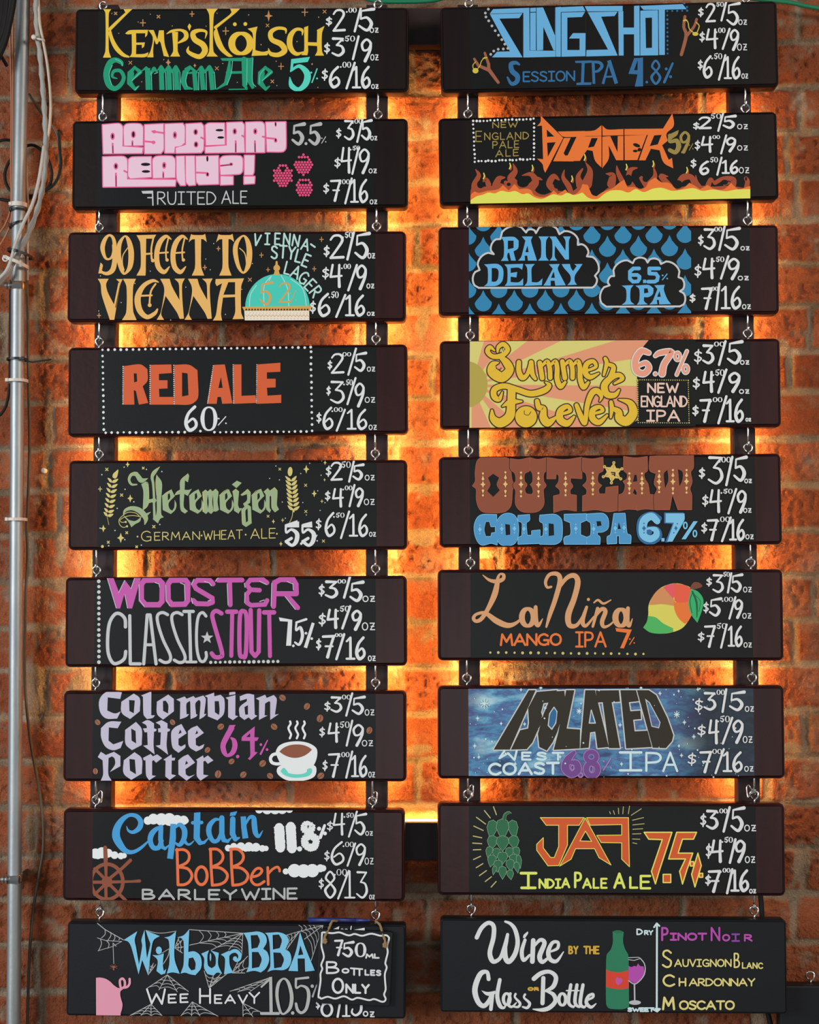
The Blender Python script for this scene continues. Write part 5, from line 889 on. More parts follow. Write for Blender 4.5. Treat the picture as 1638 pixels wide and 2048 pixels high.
price('7.00/16', '1265 1290 370 425 1280 1336 347 456 1334 1380 340 362 1390 347 1366 458 1380 1470 347 454 1468 1502 438 460', 13)

board('R8', 870, 1808, 2.1328); part('script_lettering'); col('white'); view(930, 1835, 5.46)
for t in ('128 218 46 180 115 46 255 58 44 312 95 48 310 220 50 272 370 50 285 450 54 320 482 46 385 440 40 435 320 50 465 185 34', '440 290 40 440 430 56 480 482 52 545 400 52 575 270 48 550 140 46 500 70 36 440 44 24', '655 245 34 620 370 44 640 465 40 705 410 26', '745 250 50 735 480 52', '750 320 24 820 245 40 868 280 48 815 420 54 845 485 44 920 430 26', '935 372 22 1010 335 34 1015 272 34 955 275 38 910 370 48 930 455 48 1000 475 38 1075 375 12',
'258 672 44 240 595 40 165 620 56 108 780 60 140 915 56 205 965 50 268 900 46 290 830 40', '380 680 40 352 850 44 380 960 46 425 985 26 450 940 14', '495 830 30 472 940 34 510 975 26 560 930 14', '552 835 26 545 870 22 600 935 30 580 975 26 530 972 20', '655 840 26 645 875 22 705 935 32 680 985 30 630 975 20', '752 668 50 830 608 48 925 592 42 992 650 48 965 750 48 885 800 30', '885 800 24 965 840 44 985 915 46 920 985 48 840 1008 40 742 1000 12', '855 660 46 846 935 46', '1155 735 36 1130 920 38 1180 975 26 1200 950 14', '1222 735 36 1200 920 38 1245 975 26 1262 950 14', '1288 735 36 1258 930 40 1300 978 28 1330 940 14', '1325 905 22 1395 870 28 1395 835 28 1345 860 34 1325 930 40 1375 978 34 1430 940 12'): v(t, '~')
p('685 150 690 170 655 225 632 222 640 190'); p('178 795 245 812 332 798 332 830 300 850 232 848'); s(40, '300 840 282 1000'); ring(455, 890, 36, 62, 36, 26); ring(1062, 893, 38, 64, 38, 28); s(15, '1108 797 1245 797')
part('link_word_lettering'); col('winegold'); line('BY', 1128, 1238, 308, 400, 19, gap=.3); line('THE', 1292, 1468, 308, 400, 19, gap=.24); line('OR', 684, 808, 758, 800, 17, gap=.3)
part('wine_bottle_drawing'); col('winegreen'); view(1200, 1835, 4.818); p('120 135 150 124 195 124 228 138 222 230 240 300 272 360 280 860 230 880 150 882 80 870 58 830 62 360 100 310 122 240'); col('label'); p('60 500 110 520 200 525 275 505 275 680 200 690 120 682 58 668'); col('hop'); e(174, 138, 46, 12); col('magenta'); e(170, 612, 20, 38, -10); e(192, 610, 22, 30, 20)
part('wine_glass_drawing'); col('wine'); p('275 465 300 475 330 465 350 470 366 440 385 465 420 470 425 540 390 600 335 635 276 600'); col('glass'); s(7, '274 405 330 412 390 392 370 382 274 386', ''); s(10, '390 395 425 440 435 500 420 560 375 615 330 640 276 608', '~'); s(14, '331 640 334 800'); e(336, 818, 58, 22)
part('arrow_drawing'); col('sweet'); s(18, '548 70 546 890'); s(16, '520 92 546 55 572 80'); s(16, '508 882 550 905 578 880'); p('520 870 575 870 548 912')
part('sweetness_lettering'); line('D', 355, 408, 105, 168, 14); line('RY', 424, 512, 120, 168, 13, gap=.2); line('SWEET', 264, 522, 864, 908, 14, gap=.18)
part('wine_list_lettering'); col('wine'); line('P', 596, 652, 90, 225, 20); line('INOT', 672, 1030, 145, 222, 19, gap=.2); line('N', 1072, 1150, 90, 226, 18); line('O', 1182, 1246, 158, 228, 17); col('winedark'); line('I', 1270, 1340, 152, 232, 17); col('wine'); line('R', 1392, 1462, 158, 230, 17)
col('cream2'); line('S', 602, 688, 308, 484, 18); line('AUVIGNON', 714, 1266, 398, 474, 13, gap=.2); line('B', 1292, 1342, 338, 484, 15); line('LANC', 1366, 1570, 428, 490, 12, 4, gap=.26); line('C', 608, 716, 545, 666, 19); line('H', 762, 824, 578, 662, 16); line('ARDONNAY', 854, 1494, 582, 660, 14, gap=.16); line('M', 604, 714, 760, 890, 22); line('OSCATO', 760, 1296, 796, 888, 18, gap=.14)

# ---------------------------------------------------------------- shared finishes
M_wood = mat('maroon_stained_wood', (.022, .0058, .0060), .33, spec=.34, bump=(60., .12), noise=((26., 3., 3.), (.036, .0090, .0092)))
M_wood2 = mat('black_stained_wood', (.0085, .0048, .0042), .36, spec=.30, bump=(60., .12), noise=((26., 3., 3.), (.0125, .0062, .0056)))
M_chalk = mat('chalkboard_paint', (.0062, .0068, .0068), .38, spec=.27, bump=(300., .05), noise=((9., 9., 9.), (.0085, .0092, .0092)))
M_slate = mat('blackboard_paint', (.0085, .0095, .0120), .42, spec=.30, bump=(300., .05))
M_frame = mat('dark_brown_timber', (.020, .0085, .0085), .55, spec=.4, bump=(50., .15), noise=((30., 30., 3.), (.030, .012, .011)))
M_zinc = mat('zinc_plated_steel', (.72, .72, .70), .24, 1.)
M_pipe = mat('galvanised_conduit', (.40, .42, .42), .50, .75, bump=(90., .12), noise=((60., 60., 8.), (.30, .32, .33)))
M_led = D.materials.new('warm_led_strip'); M_led.use_nodes = True
_b = M_led.node_tree.nodes['Principled BSDF']; _b.inputs['Base Color'].default_value = (.9, .8, .6, 1); _b.inputs['Emission Color'].default_value = (1., .62, .22, 1); _b.inputs['Emission Strength'].default_value = 6.
M_blackrub = mat('black_rubber', (.006, .006, .0065), .6, spec=.3); M_blacktie = mat('black_nylon', (.010, .010, .011), .4)
M_greycable = mat('grey_braided_sleeve', (.36, .35, .32), .6, bump=(700., .4)); M_cream = mat('cream_cable_jacket', (.60, .47, .36), .45); M_paleplastic = mat('off_white_cable_jacket', (.50, .47, .42), .45)
M_white = mat('white_nylon', (.68, .60, .52), .45); M_copper = mat('copper_coloured_wire', (.42, .16, .08), .4); M_brown = mat('brown_cable_jacket', (.10, .075, .05), .5)
M_green = mat('green_plastic_wire', (.012, .19, .09), .4); M_twine = mat('jute_twine', (.34, .21, .10), .85, bump=(600., .6)); M_blue = mat('blue_plastic', (.025, .04, .20), .4)
def galaxy():
    m = D.materials.new('painted_night_sky'); m.use_nodes = True; nt = m.node_tree; b = nt.nodes['Principled BSDF']; b.inputs['Roughness'].default_value = .48
    tc = nt.nodes.new('ShaderNodeTexCoord'); mp = nt.nodes.new('ShaderNodeMapping'); mp.inputs['Rotation'].default_value = (0, math.radians(-22), 0); mp.inputs['Scale'].default_value = (9., 9., 24.); nt.links.new(tc.outputs['Object'], mp.inputs[0])
    n = nt.nodes.new('ShaderNodeTexNoise'); n.inputs['Scale'].default_value = 1.; n.inputs['Detail'].default_value = 6; n.inputs['Roughness'].default_value = .6; nt.links.new(mp.outputs[0], n.inputs['Vector'])
    r = nt.nodes.new('ShaderNodeValToRGB'); el = r.color_ramp.elements
    for p_, c_ in ((.28, (22, 30, 48)), (.38, (52, 84, 128)), (.45, (80, 142, 184)), (.51, (78, 96, 148)), (.57, (84, 152, 190)), (.68, (176, 214, 224))):
        q = el.new(p_); q.color = (*lin(c_), 1)
    el.remove(el[0]); el.remove(el[len(el)-1]); nt.links.new(n.outputs['Fac'], r.inputs[0])
    n2 = nt.nodes.new('ShaderNodeTexNoise'); n2.inputs['Scale'].default_value = 9.; n2.inputs['Detail'].default_value = 3; nt.links.new(tc.outputs['Object'], n2.inputs['Vector'])
    r2 = nt.nodes.new('ShaderNodeMapRange'); r2.inputs[1].default_value = .52; r2.inputs[2].default_value = .68; r2.inputs[4].default_value = .55; nt.links.new(n2.outputs['Fac'], r2.inputs[0])
    mx = nt.nodes.new('ShaderNodeMix'); mx.data_type = 'RGBA'; nt.links.new(r2.outputs[0], mx.inputs[0]); nt.links.new(r.outputs[0], mx.inputs[6]); mx.inputs[7].default_value = (*lin((74, 54, 112)), 1)
    sp = nt.nodes.new('ShaderNodeSeparateXYZ'); nt.links.new(tc.outputs['Object'], sp.inputs[0]); r3 = nt.nodes.new('ShaderNodeMapRange'); r3.inputs[1].default_value = .10; r3.inputs[2].default_value = .19; r3.inputs[4].default_value = .93; nt.links.new(sp.outputs[0], r3.inputs[0])
    m2 = nt.nodes.new('ShaderNodeMix'); m2.data_type = 'RGBA'; nt.links.new(r3.outputs[0], m2.inputs[0]); nt.links.new(mx.outputs[2], m2.inputs[6]); m2.inputs[7].default_value = (.013, .018, .026, 1); nt.links.new(m2.outputs[2], b.inputs['Base Color'])
    return m
M_galaxy = galaxy()
def paint(c):
    if c == 'black': return M_chalk
    return mat('paint_'+c, tuple(min(q*1.10, .86) for q in lin(PAL[c])), .52, spec=.35)

# ---------------------------------------------------------------- timber frame with the strip lights behind it
FY0, FY1 = -.086, -.046
frame = empty('backlit_sign_frame', (0, -.065, U(819, 1720, -.065).z))
tag(frame, 'dark timber frame on the brick wall, glowing amber behind the hung boards', 'frame')
def local(o, V): return [tuple(Vector(q)-o.location) for q in V]
POSTS = [((214, 207), (201.5, 1580), 43.5, .0), ((753.5, 207), (753, 1580), 44, .0), ((936, 207), (939.5, 1580), 43, .0), ((1480.5, 207), (1498, 1580), 44.5, .0)]
def led(name, a, b, tilt, power, parent, width=.008):
    """strip from a to b on the back of the timber, shining at the bricks"""
    a, b = Vector(a), Vector(b); mid = (a+b)/2; dr = (b-a).normalized(); L = (b-a).length
    n = Vector((0, 1, 0)); s_ = dr.cross(n).normalized(); V = []
    for p_ in (a, b):
        for u, t in ((-1, -.0015), (1, -.0015), (1, 0), (-1, 0)): V.append(tuple(p_+s_*u*width/2+n*t-frame.location))
    st = mesh(name, V, [(0, 1, 2, 3), (4, 7, 6, 5), (0, 4, 5, 1), (1, 5, 6, 2), (2, 6, 7, 3), (3, 7, 4, 0)], M_led, parent)
    l = D.lights.new('strip_glow', 'AREA'); l.shape = 'RECTANGLE'; l.size = L; l.size_y = width; l.energy = power*L; l.color = LED_COL
    o = link(D.objects.new('strip_glow', l), st); z = -(Matrix.Rotation(tilt, 3, dr) @ n); x_ = dr; y_ = z.cross(x_)
    o.matrix_local = Matrix.Translation(mid+Vector((0, .0012, 0))-frame.location) @ Matrix((x_, y_, z)).transposed().to_4x4()
for i, (t, b, wpx, _) in enumerate(POSTS):
    A, B = U(t[0], t[1], FY0), U(b[0], b[1], FY0); dv = (A-B).normalized(); A2, B2 = A+dv*((U(t[0], 9, FY0).z-A.z)), B-dv*(B.z-U(b[0], 1722, FY0).z); hw = wpx/2/1000*.99
    V = []
    for p_ in (A2, B2):
        for u, y in ((-1, FY0), (1, FY0), (1, FY1), (-1, FY1)): V.append((p_.x+u*hw, y, p_.z))
    solid('post', local(frame, V), [(0, 1, 2, 3), (4, 7, 6, 5), (0, 4, 5, 1), (1, 5, 6, 2), (2, 6, 7, 3), (3, 7, 4, 0)], M_frame, frame, .0015)
    for u, tl, pw in ((1 if i in (0, 2) else -1, .25, 1.), (-1 if i in (0, 2) else 1, -.25, .55 if i in (0, 3) else .9)):
        P0 = A-dv*-.04; P1 = B+dv*-.02
        led('led_strip', (P0.x+u*(hw-.008), FY1+.003, P0.z), (P1.x+u*(hw-.008), FY1+.003, P1.z), 0, LED_W*pw*.5, frame)
for (y0, y1, top) in ((16, 90, 1), (1646, 1721, 0)):
    a, b = U(193, y0, FY1), U(1519, y0, FY1); c = U(819, y1, FY1).z; z0 = U(819, y0, FY1).z
    V, F = box_geo(a.x+.002, b.x-.002, FY1+.001, FY1+.032, c, z0); solid('crossbeam', local(frame, V), F, M_frame, frame, .0015)
    if not top: led('led_strip', (a.x+.03, FY1+.026, z0+.0022), (b.x-.03, FY1+.026, z0+.0022), -.6, LED_W*1.1, frame, .004)

# ---------------------------------------------------------------- boards
LABELS = {
'L0': 'topmost board of the left column, yellow serif lettering over a teal line', 'L1': 'black menu board with fat pink block letters and three painted raspberries',
'L2': 'dark menu board with tan lettering and a painted turquoise dome', 'L3': 'dark menu board reading RED ALE in rust letters inside a dotted white border',
'L4': 'dark menu board with sage green blackletter between two painted wheat ears', 'L5': 'dark menu board with magenta and silver lettering and a small painted star',
'L6': 'dark menu board with lilac blackletter, coffee beans and a painted coffee cup', 'L7': 'dark menu board with blue script, white clouds and a brown ship wheel',
'L8': 'all-black board at the foot of the left column, cobwebs and a painted pink pig rump', 'R0': 'topmost board of the right column, angular pale blue letters and painted slingshots',
'R1': 'black menu board with orange letters above a band of painted flames', 'R2': 'dark menu board covered in blue raindrops with two outlined clouds',
'R3': 'menu board with a yellow and salmon sunburst behind gold script', 'R4': 'dark menu board with brown western letters and a gold sheriff badge',
'R5': 'dark menu board with peach script and a painted mango', 'R6': 'menu board painted as a blue starry night sky with dark block letters',
'R7': 'dark menu board with a green hop cone and angular orange letters', 'R8': 'all-black wine list board with a painted green bottle and glass'}
TH = .038; BOARDS = {}; PANEL = {'L0': (196, 752), 'L1': (194, 750), 'L2': (195, 750), 'L3': (196, 753), 'L4': (195, 753), 'L5': (189, 751.5), 'L6': (185, 751), 'L7': (185, 748),
'R0': (940, 1497), 'R1': (941, 1500), 'R2': (938, 1500), 'R3': (939, 1501), 'R4': (940, 1511), 'R5': (941, 1505), 'R6': (937, 1508), 'R7': (938, 1512)}
EYES = {'L0': (206, 756), 'L1': (205, 756), 'L2': (198, 753), 'L3': (198, 752), 'L4': (198, 750.5), 'L5': (192.6, 751), 'L6': (191, 751), 'L7': (191, 745), 'L8': (199, 751),
'R0': (938, 1493), 'R1': (936, 1491.5), 'R2': (935, 1496), 'R3': (940.5, 1496), 'R4': (937, 1497), 'R5': (941, 1501.6), 'R6': (934, 1504.6), 'R7': (936, 1509), 'R8': (942.7, 1509), 'X': (1621.6,)}
def fit(q, y):
    a, b, c, d_ = (U(*p_, y) for p_ in q); ctr = (a+b+c+d_)/4; ex = ((b-a)+(d_-c))/2; ez = ((a-c)+(b-d_))/2
    return ctr, math.atan2(ex.z, ex.x), ex.length, ez.length
def eye_screw(board, lx, lz):
    """ring with its neck, screwed into the top edge"""
    P = [(lx+.0078*math.sin(a)*(1-.12*math.cos(a)), .0004*k, lz+.0138+.0083*-math.cos(a)) for k, a in enumerate([.22+i*(6.2832-.44)/18 for i in range(19)])]
    P = [(lx, 0, lz-.004), (lx, 0, lz+.003)]+P; V, F = tube_geo(P, .0021, 8); return mesh('eye_screw', V, F, M_zinc, board, smooth=True)
def screw_hook(board, lx, lz, drop):
    """hook in the bottom edge; drop = how far below the edge the caught ring's hole lies"""
    P = [(lx, 0, lz+.004), (lx, 0, lz-.004), (lx, .001, lz-drop*.5), (lx, .0055, lz-drop+.004), (lx, .006, lz-drop-.001), (lx, .001, lz-drop-.0042), (lx, -.0055, lz-drop-.001), (lx, -.0065, lz-drop+.006)]
    V, F = tube_geo(curve_pts(P, 4), .0021, 8); return mesh('screw_hook', V, F, M_zinc, board, smooth=True)
def paint_board(key, owner, ctr, ang, W, H, y, parent, toff=0.):
    ca, sa = math.cos(ang), math.sin(ang); groups = {}
    cnt = 0; last = None; zz = 0.
    for prt, c, lay, kind, loops in INK[key]:
        g = groups.setdefault(prt, ([], [], [], []))
        V, F, I, MS = g; m = paint(c)
        if m not in MS: MS.append(m)
        mi = MS.index(m); cnt += 1; zz += 1e-6 if lay == last else 1.6e-5; last = lay; yy = -toff-.0003-zz; L2 = []
        for lp in loops:
            pl = []
            for x, z in lp:
                w_ = U(x, z, y)-ctr; pl.append((w_.x*ca+w_.z*sa, -w_.x*sa+w_.z*ca))
            pl = clip_poly(pl, (-W/2+.0022, -H/2+.0022, W/2-.0022, H/2-.0022)) if W else pl
            if len(pl) > 2: L2.append(pl)
        if not L2: continue
        b = len(V)
        if kind == 'c':
            V += [(x, yy, z) for x, z in L2[0]]; F.append(tuple(range(b, len(V)))); I.append(mi)
        else:
            flat = [q for l in L2 for q in l]; tr = tessellate_polygon([[Vector((x, z, 0)) for x, z in l] for l in L2])
            V += [(x, yy, z) for x, z in flat]
            for t in tr: F.append((b+t[0], b+t[1], b+t[2])); I.append(mi)
    for prt, (V, F, I, MS) in groups.items():
        G = []
        for f in F:                                    # all faces look out from the board
            s_ = sum((V[f[i-1]][0]*V[f[i]][2]-V[f[i]][0]*V[f[i-1]][2]) for i in range(len(f))); G.append(f if s_ > 0 else tuple(reversed(f)))
        if V: mesh(prt.split('#')[0], V, G, MS, parent, I)
rows = ['%s%d' % (s_, i) for s_ in 'LR' for i in range(9)]
for key in rows:
    ctr, ang, W, H = fit(QUADS[key], YF); plain = key in ('L8', 'R8')
    V, F = slab_geo(W, H, TH, .0105 if not plain else .007, .0062 if not plain else .004)
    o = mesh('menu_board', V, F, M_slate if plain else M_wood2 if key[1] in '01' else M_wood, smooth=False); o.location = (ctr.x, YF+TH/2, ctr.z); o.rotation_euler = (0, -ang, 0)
    for pl in o.data.polygons: pl.use_smooth = len(pl.vertices) == 4
    tag(o, LABELS[key], 'sign', 'hanging menu boards'); BOARDS[key] = (o, ctr, ang, W, H)
    host = o; toff = TH/2
    if not plain:
        a, b = PANEL[key]; ym = (QUADS[key][0][1]+QUADS[key][2][1])/2; x0, x1 = U(a, ym, YF).x-ctr.x, U(b, ym, YF).x-ctr.x; hz = H/2-.0058
        pan = mesh('chalkboard_panel', [(x0, -TH/2-.0002, -hz), (x1, -TH/2-.0002, -hz), (x1, -TH/2-.0002, hz), (x0, -TH/2-.0002, hz)], [(0, 1, 2, 3)], M_galaxy if key == 'R6' else M_chalk, o)
        if key == 'R6': pan['label'] = 'painted blue night sky panel'
        host = pan; toff = TH/2+.0002
    paint_board(key, o, ctr, ang, W, H, YF, host, toff)
# a further board reaches into the picture at the lower right
xc = U(1568, 1981, YF-.002); XW, XH = .69, .18
V, F = slab_geo(XW, XH, TH, .007, .004); xb = mesh('menu_board', V, F, M_slate); xb.location = (xc.x+XW/2, YF+TH/2+.040, xc.z-XH/2); tag(xb, 'plain black board cut off at the lower right corner, beside the wine list', 'sign', 'hanging menu boards')
BOARDS['X'] = (xb, Vector((xb.location.x, YF+.04, xb.location.z)), 0., XW, XH)
ring_at = {}
for key, (o, ctr, ang, W, H) in BOARDS.items():
    for j, px in enumerate(EYES[key]):
        ym = (QUADS[key][0][1]-12) if key in QUADS else 1965
        p_ = U(px, ym, o.location.y); lx = (p_.x-o.location.x)*math.cos(ang)+(p_.z-o.location.z)*math.sin(ang)
        eye_screw(o, lx, H/2); ring_at[key, j] = o.matrix_basis @ Vector((lx, 0, H/2+.0138+.0083-.0021))
for s_ in 'LR':
    for i in range(8):
        o, ctr, ang, W, H = BOARDS['%s%d' % (s_, i)]
        for j in range(2):
            q = o.matrix_basis.inverted() @ ring_at['%s%d' % (s_, i+1), j]; drop = -H/2-q.z
            screw_hook(o, q.x, -H/2, max(drop, .012))
# spare wire links caught on the rings above the eighth boards
for n_, (key, j, dx, lab) in enumerate((('L7', 0, .007, 'small wire link on the left ring above the blue script board'), ('L7', 1, .004, 'small wire link on the right ring above the blue script board'), ('R7', 0, .006, 'small wire link on the left ring above the hop cone board'), ('R7', 1, -.009, 'small wire link on the right ring above the hop cone board'))):
    c = ring_at[key, j]; t = empty('wire_link', (c.x+dx, c.y+.004, c.z)); sg = 1 if dx > 0 else -1
    P = [(-sg*.006, -.004, .000), (-sg*.002, .003, .010), (sg*.002, .004, .013), (sg*.005, .003, .008), (sg*.004, .002, -.006), (sg*.002, .000, -.011), (-sg*.001, -.002, -.006), (-sg*.004, -.005, -.002)]
    V, F = tube_geo(curve_pts(P, 4, True), .0015, 7, True); D.objects.remove(t); t = mesh('wire_link', V, F, M_zinc, smooth=True); t.location = (c.x+dx, c.y+.004, c.z); tag(t, lab, 'hook', 'wire links above the eighth boards')

# ---------------------------------------------------------------- small notice tied over the cobweb board
SQ = [(641, 1862), (782, 1866), (638, 2003), (776, 2011)]; SY = YF-.012
ctr, ang, W, H = fit(SQ, SY); V, F = slab_geo(W+.008, H+.006, .006, .005, .0018)
sg = mesh('notice_sign', V, F, M_slate); sg.location = (ctr.x, SY+.003, ctr.z); sg.rotation_euler = (0, -ang, 0)
tag(sg, 'small square blackboard reading 750ml bottles only, tied with twine over the cobweb board', 'sign')
paint_board('SIGN', sg, ctr, ang, W+.02, H+.02, SY, sg, .003)
L8o = BOARDS['L8'][0]; topz = L8o.location.z+BOARDS['L8'][4]/2
for a, b, e_ in (((650, 1876), (664, 1843), (672, 1842)), ((770, 1884), (760, 1850), (752, 1843))):
    p0, p1, p2 = U(*a, SY-.001), U(*b, YF-.004), U(*e_, YF+.004); p2.z = max(p2.z, topz+.002)
    P = [p0+Vector((0, -.002, -.004)), p0+Vector((0, -.003, .004)), (p0+p1)/2+Vector((0, -.001, 0)), p1, p2, p2+Vector((.001, .010, -.001))]
    P = [Vector(q)-Vector(sg.location) for q in curve_pts(P, 5)]; P = [Matrix.Rotation(ang, 3, 'Y') @ q for q in P]
    tw = tube('twine_loop', P, .0024, M_twine, sg, 8, twist=(2, .25, 130)); tw['label'] = 'brown jute twine'
    kn = [P[0]+Vector((.003*math.cos(k*1.3), -.001, .003*math.sin(k*1.3)-.0006*k)) for k in range(7)]; tube('twine_knot', kn, .0028, M_twine, sg, 8)
# blue pen on the top edge
a, b = U(617, 1842, YF+.016), U(742, 1847, YF+.016); lz = lambda x: L8o.location.z+(BOARDS['L8'][4]/2)/math.cos(BOARDS['L8'][2])+(x-L8o.location.x)*math.tan(BOARDS['L8'][2])+.0047
pen = empty('blue_marker', ((a.x+b.x)/2, YF+.016, lz((a.x+b.x)/2)-.0047)); tag(pen, 'thin blue pen lying on the top edge of the cobweb board', 'pen')
P = [(a.x, YF+.016, lz(a.x)), (b.x-.03, YF+.016, lz(b.x-.03))]; tube('barrel', local(pen, P), .0046, M_blue, pen, 14); P = [(b.x-.03, YF+.016, lz(b.x-.03)), (b.x-.006, YF+.016, lz(b.x)), (b.x, YF+.016, lz(b.x))]; tube('tip', local(pen, P), [.0044, .0024, .0012], M_blue, pen, 12)

# ---------------------------------------------------------------- conduit and cables at the left
PY = -.050
def pp(t, y): return [U(q[0], q[1], q[2] if len(q) > 2 else y) for q in t]
pipe = empty('conduit_pipe', U(26, 2100, PY)); tag(pipe, 'galvanised steel conduit running up the left side of the brick wall', 'pipe')
cl = curve_pts(pp([(48, -70), (46.5, 0), (42, 200), (38, 400), (36, 560), (34.5, 800), (33, 1050), (31, 1400), (29, 1750), (27, 2048), (26.5, 2110)], PY), 5)
tube('tube_wall', local(pipe, cl), .0142, M_pipe, pipe, 24)
for (x, y) in ((35.5, 572), (29.5, 1757)):
    c = U(x, y, PY); V, F = tube_geo(local(pipe, [c+Vector((0, 0, -.008)), c+Vector((0, 0, .008))]), .0158, 24); cp = mesh('pipe_clamp', V, F, M_zinc, pipe, smooth=True)
    V, F = [], []
    for dx in (-.022, -.015): tube_geo([c+Vector((dx, -.011, 0)), c+Vector((dx+.003, -.011, 0))], .009, 14, V=V, F=F)
    tube_geo([c+Vector((-.05, -.011, 0)), c+Vector((.012, -.011, 0))], .0032, 10, V=V, F=F); tube_geo([c+Vector((-.005, -.014, 0)), c+Vector((.013, -.014, 0))], .0085, 6, V=V, F=F)
    mesh('clamp_bolt', local(pipe, V), F, M_zinc, cp)
    V, F = box_geo(c.x-.012, c.x+.012, PY+.012, .006, c.z-.012, c.z+.012); solid('stand_off', local(pipe, V), F, M_zinc, pipe, .001)
def cable(name, pts, y, r, m, label, cat='cable', n=7, seg=10, twist=None, group=None):
    P = curve_pts(pp(pts, y), n); return tag(tube(name, P, r, m, None, seg, twist=twist), label, cat, group)
cable('grey_braided_cable', [(71, -40), (72, 20), (75, 70), (80, 110), (86, 180), (90, 240), (92, 300), (89, 350), (80, 400), (68, 440), (52, 478), (36, 510, -.078), (24, 532, -.078), (8, 556, -.078), (-20, 580, -.078)], -.070, .0052, M_greycable, 'thick grey braided cable hanging right of the conduit and crossing it', twist=(2, .22, 28))
cable('peach_cable', [(76, -30, -.062), (79, 40), (86, 80), (95, 130), (101, 190), (101, 230), (98, 262), (92, 300, -.062)], -.072, .0030, M_cream, 'thin peach cable strapped beside the grey braided cable at the top left')
cable('pale_cable', [(88, 292, -.084), (84, 322), (76, 368), (64, 410), (46, 448), (30, 490), (22, 520), (10, 545), (-15, 568)], -.091, .0036, M_paleplastic, 'off white cable curving down across the conduit towards the left edge')
for k, (pts, lab) in enumerate((([(20, 60), (23, 200), (22, 330), (22, 410), (10, 450), (-14, 482)], 'upper one of two copper coloured wires left of the conduit'), ([(26, 90), (26, 230), (25, 380), (24, 430), (14, 466), (-14, 512)], 'lower one of two copper coloured wires left of the conduit'))):
    cable('copper_wire', [(pts[0][0]-2, -40)]+pts, -.043-.006*k, .0022, M_copper, lab, 'wire', group='copper coloured wires')
cable('gold_wire', [(54, 140, -.040), (52, 190), (51, 280), (54, 360), (56, 430), (55, 480), (55, 560)], -.030, .0024, M_cream, 'thin tan wire tucked behind the right side of the conduit', 'wire')
cable('thin_brown_cable', [(52, 500), (55, 600), (57, 760), (59, 900), (55, 1020), (53, 1060), (55, 1110), (51, 1200), (49, 1330), (52, 1400), (62, 1490), (77, 1570), (86, 1640), (86, 1700), (78, 1750), (68, 1810), (61, 1880), (57, 1960), (54, 2070)], -.018, .0030, M_brown, 'thin brown cable running loosely down the bricks right of the conduit')
cable('dark_cable_coil', [(118, 260), (120, 300), (122, 330), (114, 360), (96, 378), (60, 392), (20, 380), (10, 345), (30, 308), (62, 290), (88, 306), (103, 340), (98, 372), (70, 392), (30, 402), (-12, 396)], -.020, .0032, M_blackrub, 'dark loops of spare cable behind the conduit')
cable('black_wall_cable', [(58, 188), (75, 215), (92, 238), (108, 256), (118, 285), (119, 330)], -.013, .0028, M_brown, 'dark cable running diagonally over the bricks beside the grey braided cable')
cable('black_side_cable', [(-12, 285), (8, 280), (24, 282, -.026), (40, 292, -.022)], -.030, .0030, M_blackrub, 'black cable entering from the left edge behind the conduit')
cable('dark_lower_cable', [(-12, 838), (4, 826), (14, 805), (19, 770), (20, 700), (21, 600), (22, 560)], -.028, .0030, M_blackrub, 'dark cable bending away left below the pale tie on the conduit')
# heavy black leads in the top left corner
hv = empty('black_cable_bundle', U(5, 60, -.10)); tag(hv, 'bundle of thick black leads in the top left corner', 'cable')
for k, pts in enumerate(([(26, -40), (24, 0), (17, 40), (6, 85), (-14, 130)], [(14, -40), (12, 0), (7, 40), (0, 70), (-16, 105)], [(4, -40), (2, 0), (-2, 40), (-12, 80)])): tube('lead', local(hv, curve_pts(pp(pts, -.095-.004*k), 6)), .0095, M_blackrub, hv, 12)
tail_ = tube('lead', local(hv, curve_pts(pp([(-10, 100), (2, 112), (8, 122), (14, 132)], -.075), 5)), .0035, M_blackrub, hv, 8)
def tie(x, y, m, label, rx=.0172, ry=.019, yc=PY, th=.0022, tilt=0., tail=None):
    c = U(x, y, yc); P = [c+Vector((rx*math.cos(a), ry*math.sin(a), tilt*rx*math.cos(a))) for a in [6.2832*k/28 for k in range(28)]]
    V, F = [], []; n = len(P)
    for q in P:
        d_ = (q-c); d_.z = 0; d_.normalize()
        for r_, z in ((0, -th), (.0012, -th), (.0012, th), (0, th)): V.append(tuple(q+d_*r_+Vector((0, 0, z))))
    for i in range(n):
        for k in range(4): F.append((i*4+k, i*4+(k+1) % 4, ((i+1) % n)*4+(k+1) % 4, ((i+1) % n)*4+k))
    t = empty('cable_tie', c); tag(t, label, 'cable tie', 'cable ties on the conduit'); mesh('band', local(t, V), F, m, t, smooth=False)
    hx = -1 if x < 40 and tail is None else 1; h = c+Vector((hx*rx*.75, -ry*.75, tilt*hx*rx*.75)); V, F = box_geo(h.x-.003, h.x+.003, h.y-.004, h.y+.002, h.z-.0035, h.z+.0035); solid('lock', local(t, V), F, m, t, .0006)
    if tail: tube('tail', local(t, curve_pts([h]+pp(tail, yc-.012), 5)), .0017, m, t, 6)
tie(37, 411, M_white, 'pale cable tie on the conduit, just above the upper black one', th=.0045); tie(37, 421, M_blacktie, 'black cable tie round the conduit just below the upper pale one'); tie(36, 449, M_blacktie, 'slightly crooked black cable tie round the conduit above the crossing cables', tilt=.35)
tie(40, 508, M_blacktie, 'black cable tie holding the crossing cables to the conduit', rx=.024, ry=.034, tilt=-.3, yc=-.060, th=.003); tie(33, 526, M_white, 'pale cable tie with a loop end under the crossing cables', rx=.024, ry=.032, tilt=-.4, yc=-.060, th=.0035, tail=None)
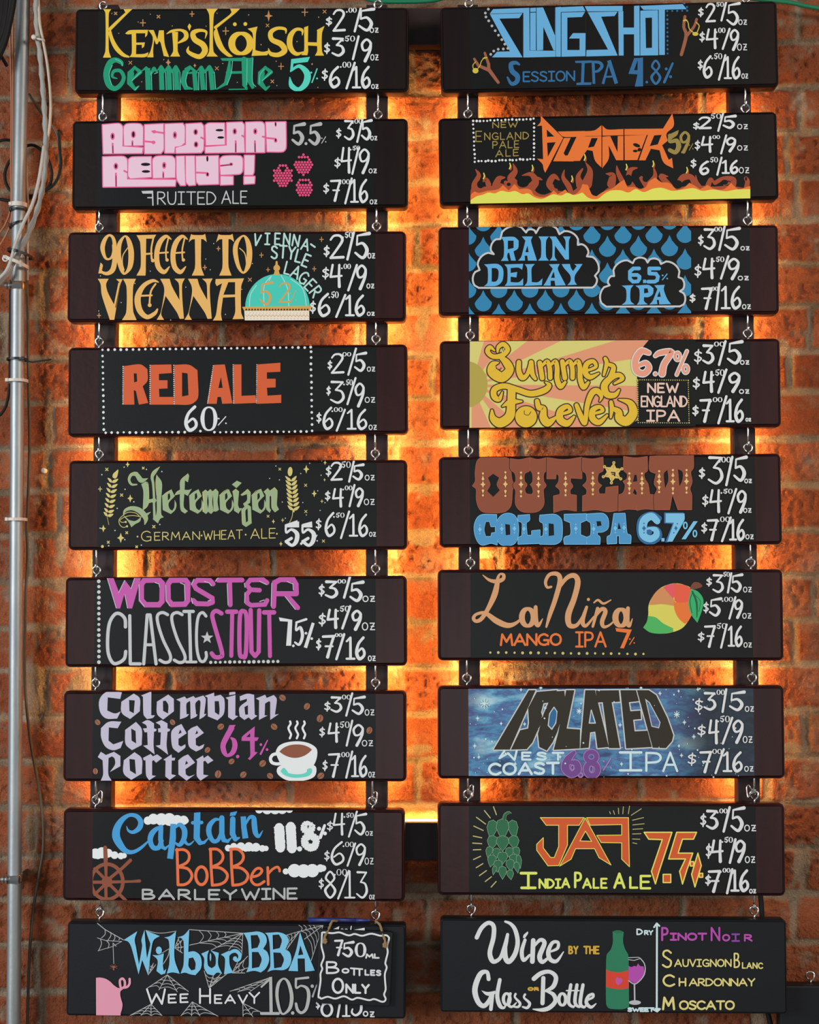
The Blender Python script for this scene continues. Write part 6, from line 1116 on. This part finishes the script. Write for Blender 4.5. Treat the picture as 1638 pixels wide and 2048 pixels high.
tie(35, 719, M_blacktie, 'black cable tie with a long tail poking right over the bricks', rx=.021, ry=.022, tail=[(62, 724), (80, 722), (103, 719)]); tie(34, 762, M_white, 'pale cable tie on the conduit below the one with the long tail', rx=.022, ry=.022, th=.003); tie(33, 1039, M_white, 'pale cable tie halfway down the conduit', rx=.021, ry=.022, th=.003)
lp = U(11, 517, -.088); V, F = tube_geo([lp+Vector((.0055*math.cos(a), 0, .0055*math.sin(a))) for a in [6.2832*k/16 for k in range(16)]], .0017, 7, True); tag(mesh('tie_loop', V, F, M_white, smooth=True), 'small pale plastic loop sticking out left of the conduit', 'cable tie')
# strap that gathers the grey and peach cables
st = empty('cable_strap', U(76, 77, -.078)); tag(st, 'white strap with a round button gathering the grey and peach cables', 'cable tie')
c = U(68, 75, -.082); V, F = tube_geo([c+Vector((0, .003, 0)), c+Vector((0, -.004, 0)), c+Vector((0, -.0055, 0))], [.0052, .0052, .003], 14); mesh('button', local(st, V), F, M_white, st, smooth=True); tube('band', local(st, pp([(68, 76, -.081), (78, 78, -.081), (88, 80, -.080), (89, 83, -.072)], -.08)), .0022, M_white, st, 8)

# ---------------------------------------------------------------- odds and ends
cable('green_wire', [(700, -18), (745, 0), (800, 3), (860, 1), (900, -8)], -.030, .0050, M_green, 'green wire along the top edge between the two columns', 'wire', group='green wires')
cable('green_wire', [(1480, -6), (1552, 2), (1580, 5), (1612, 12), (1650, 18), (1700, 24)], -.030, .0046, M_green, 'green wire at the top right corner of the wall', 'wire', group='green wires')
cable('black_cable', [(1517, 1740), (1521, 1790), (1524, 1830), (1528, 1900), (1532, 2000), (1539, 2040), (1552, 2090)], -.035, .0052, M_blackrub, 'black cable hanging behind the right end of the wine list board')
wa = empty('wall_anchor', U(87, 941, -.010)); tag(wa, 'white plastic wall plug in a brick left of the wheat ear board', 'screw'); c = U(87, 941, -.010)
V, F = tube_geo([c+Vector((0, .02, 0)), c+Vector((0, -.002, 0))], .0052, 14); mesh('sleeve', local(wa, V), F, M_white, wa, smooth=True); V, F = tube_geo([c+Vector((0, -.001, 0)), c+Vector((0, -.004, 0))], .0030, 10); mesh('screw_head', local(wa, V), F, M_zinc, wa)
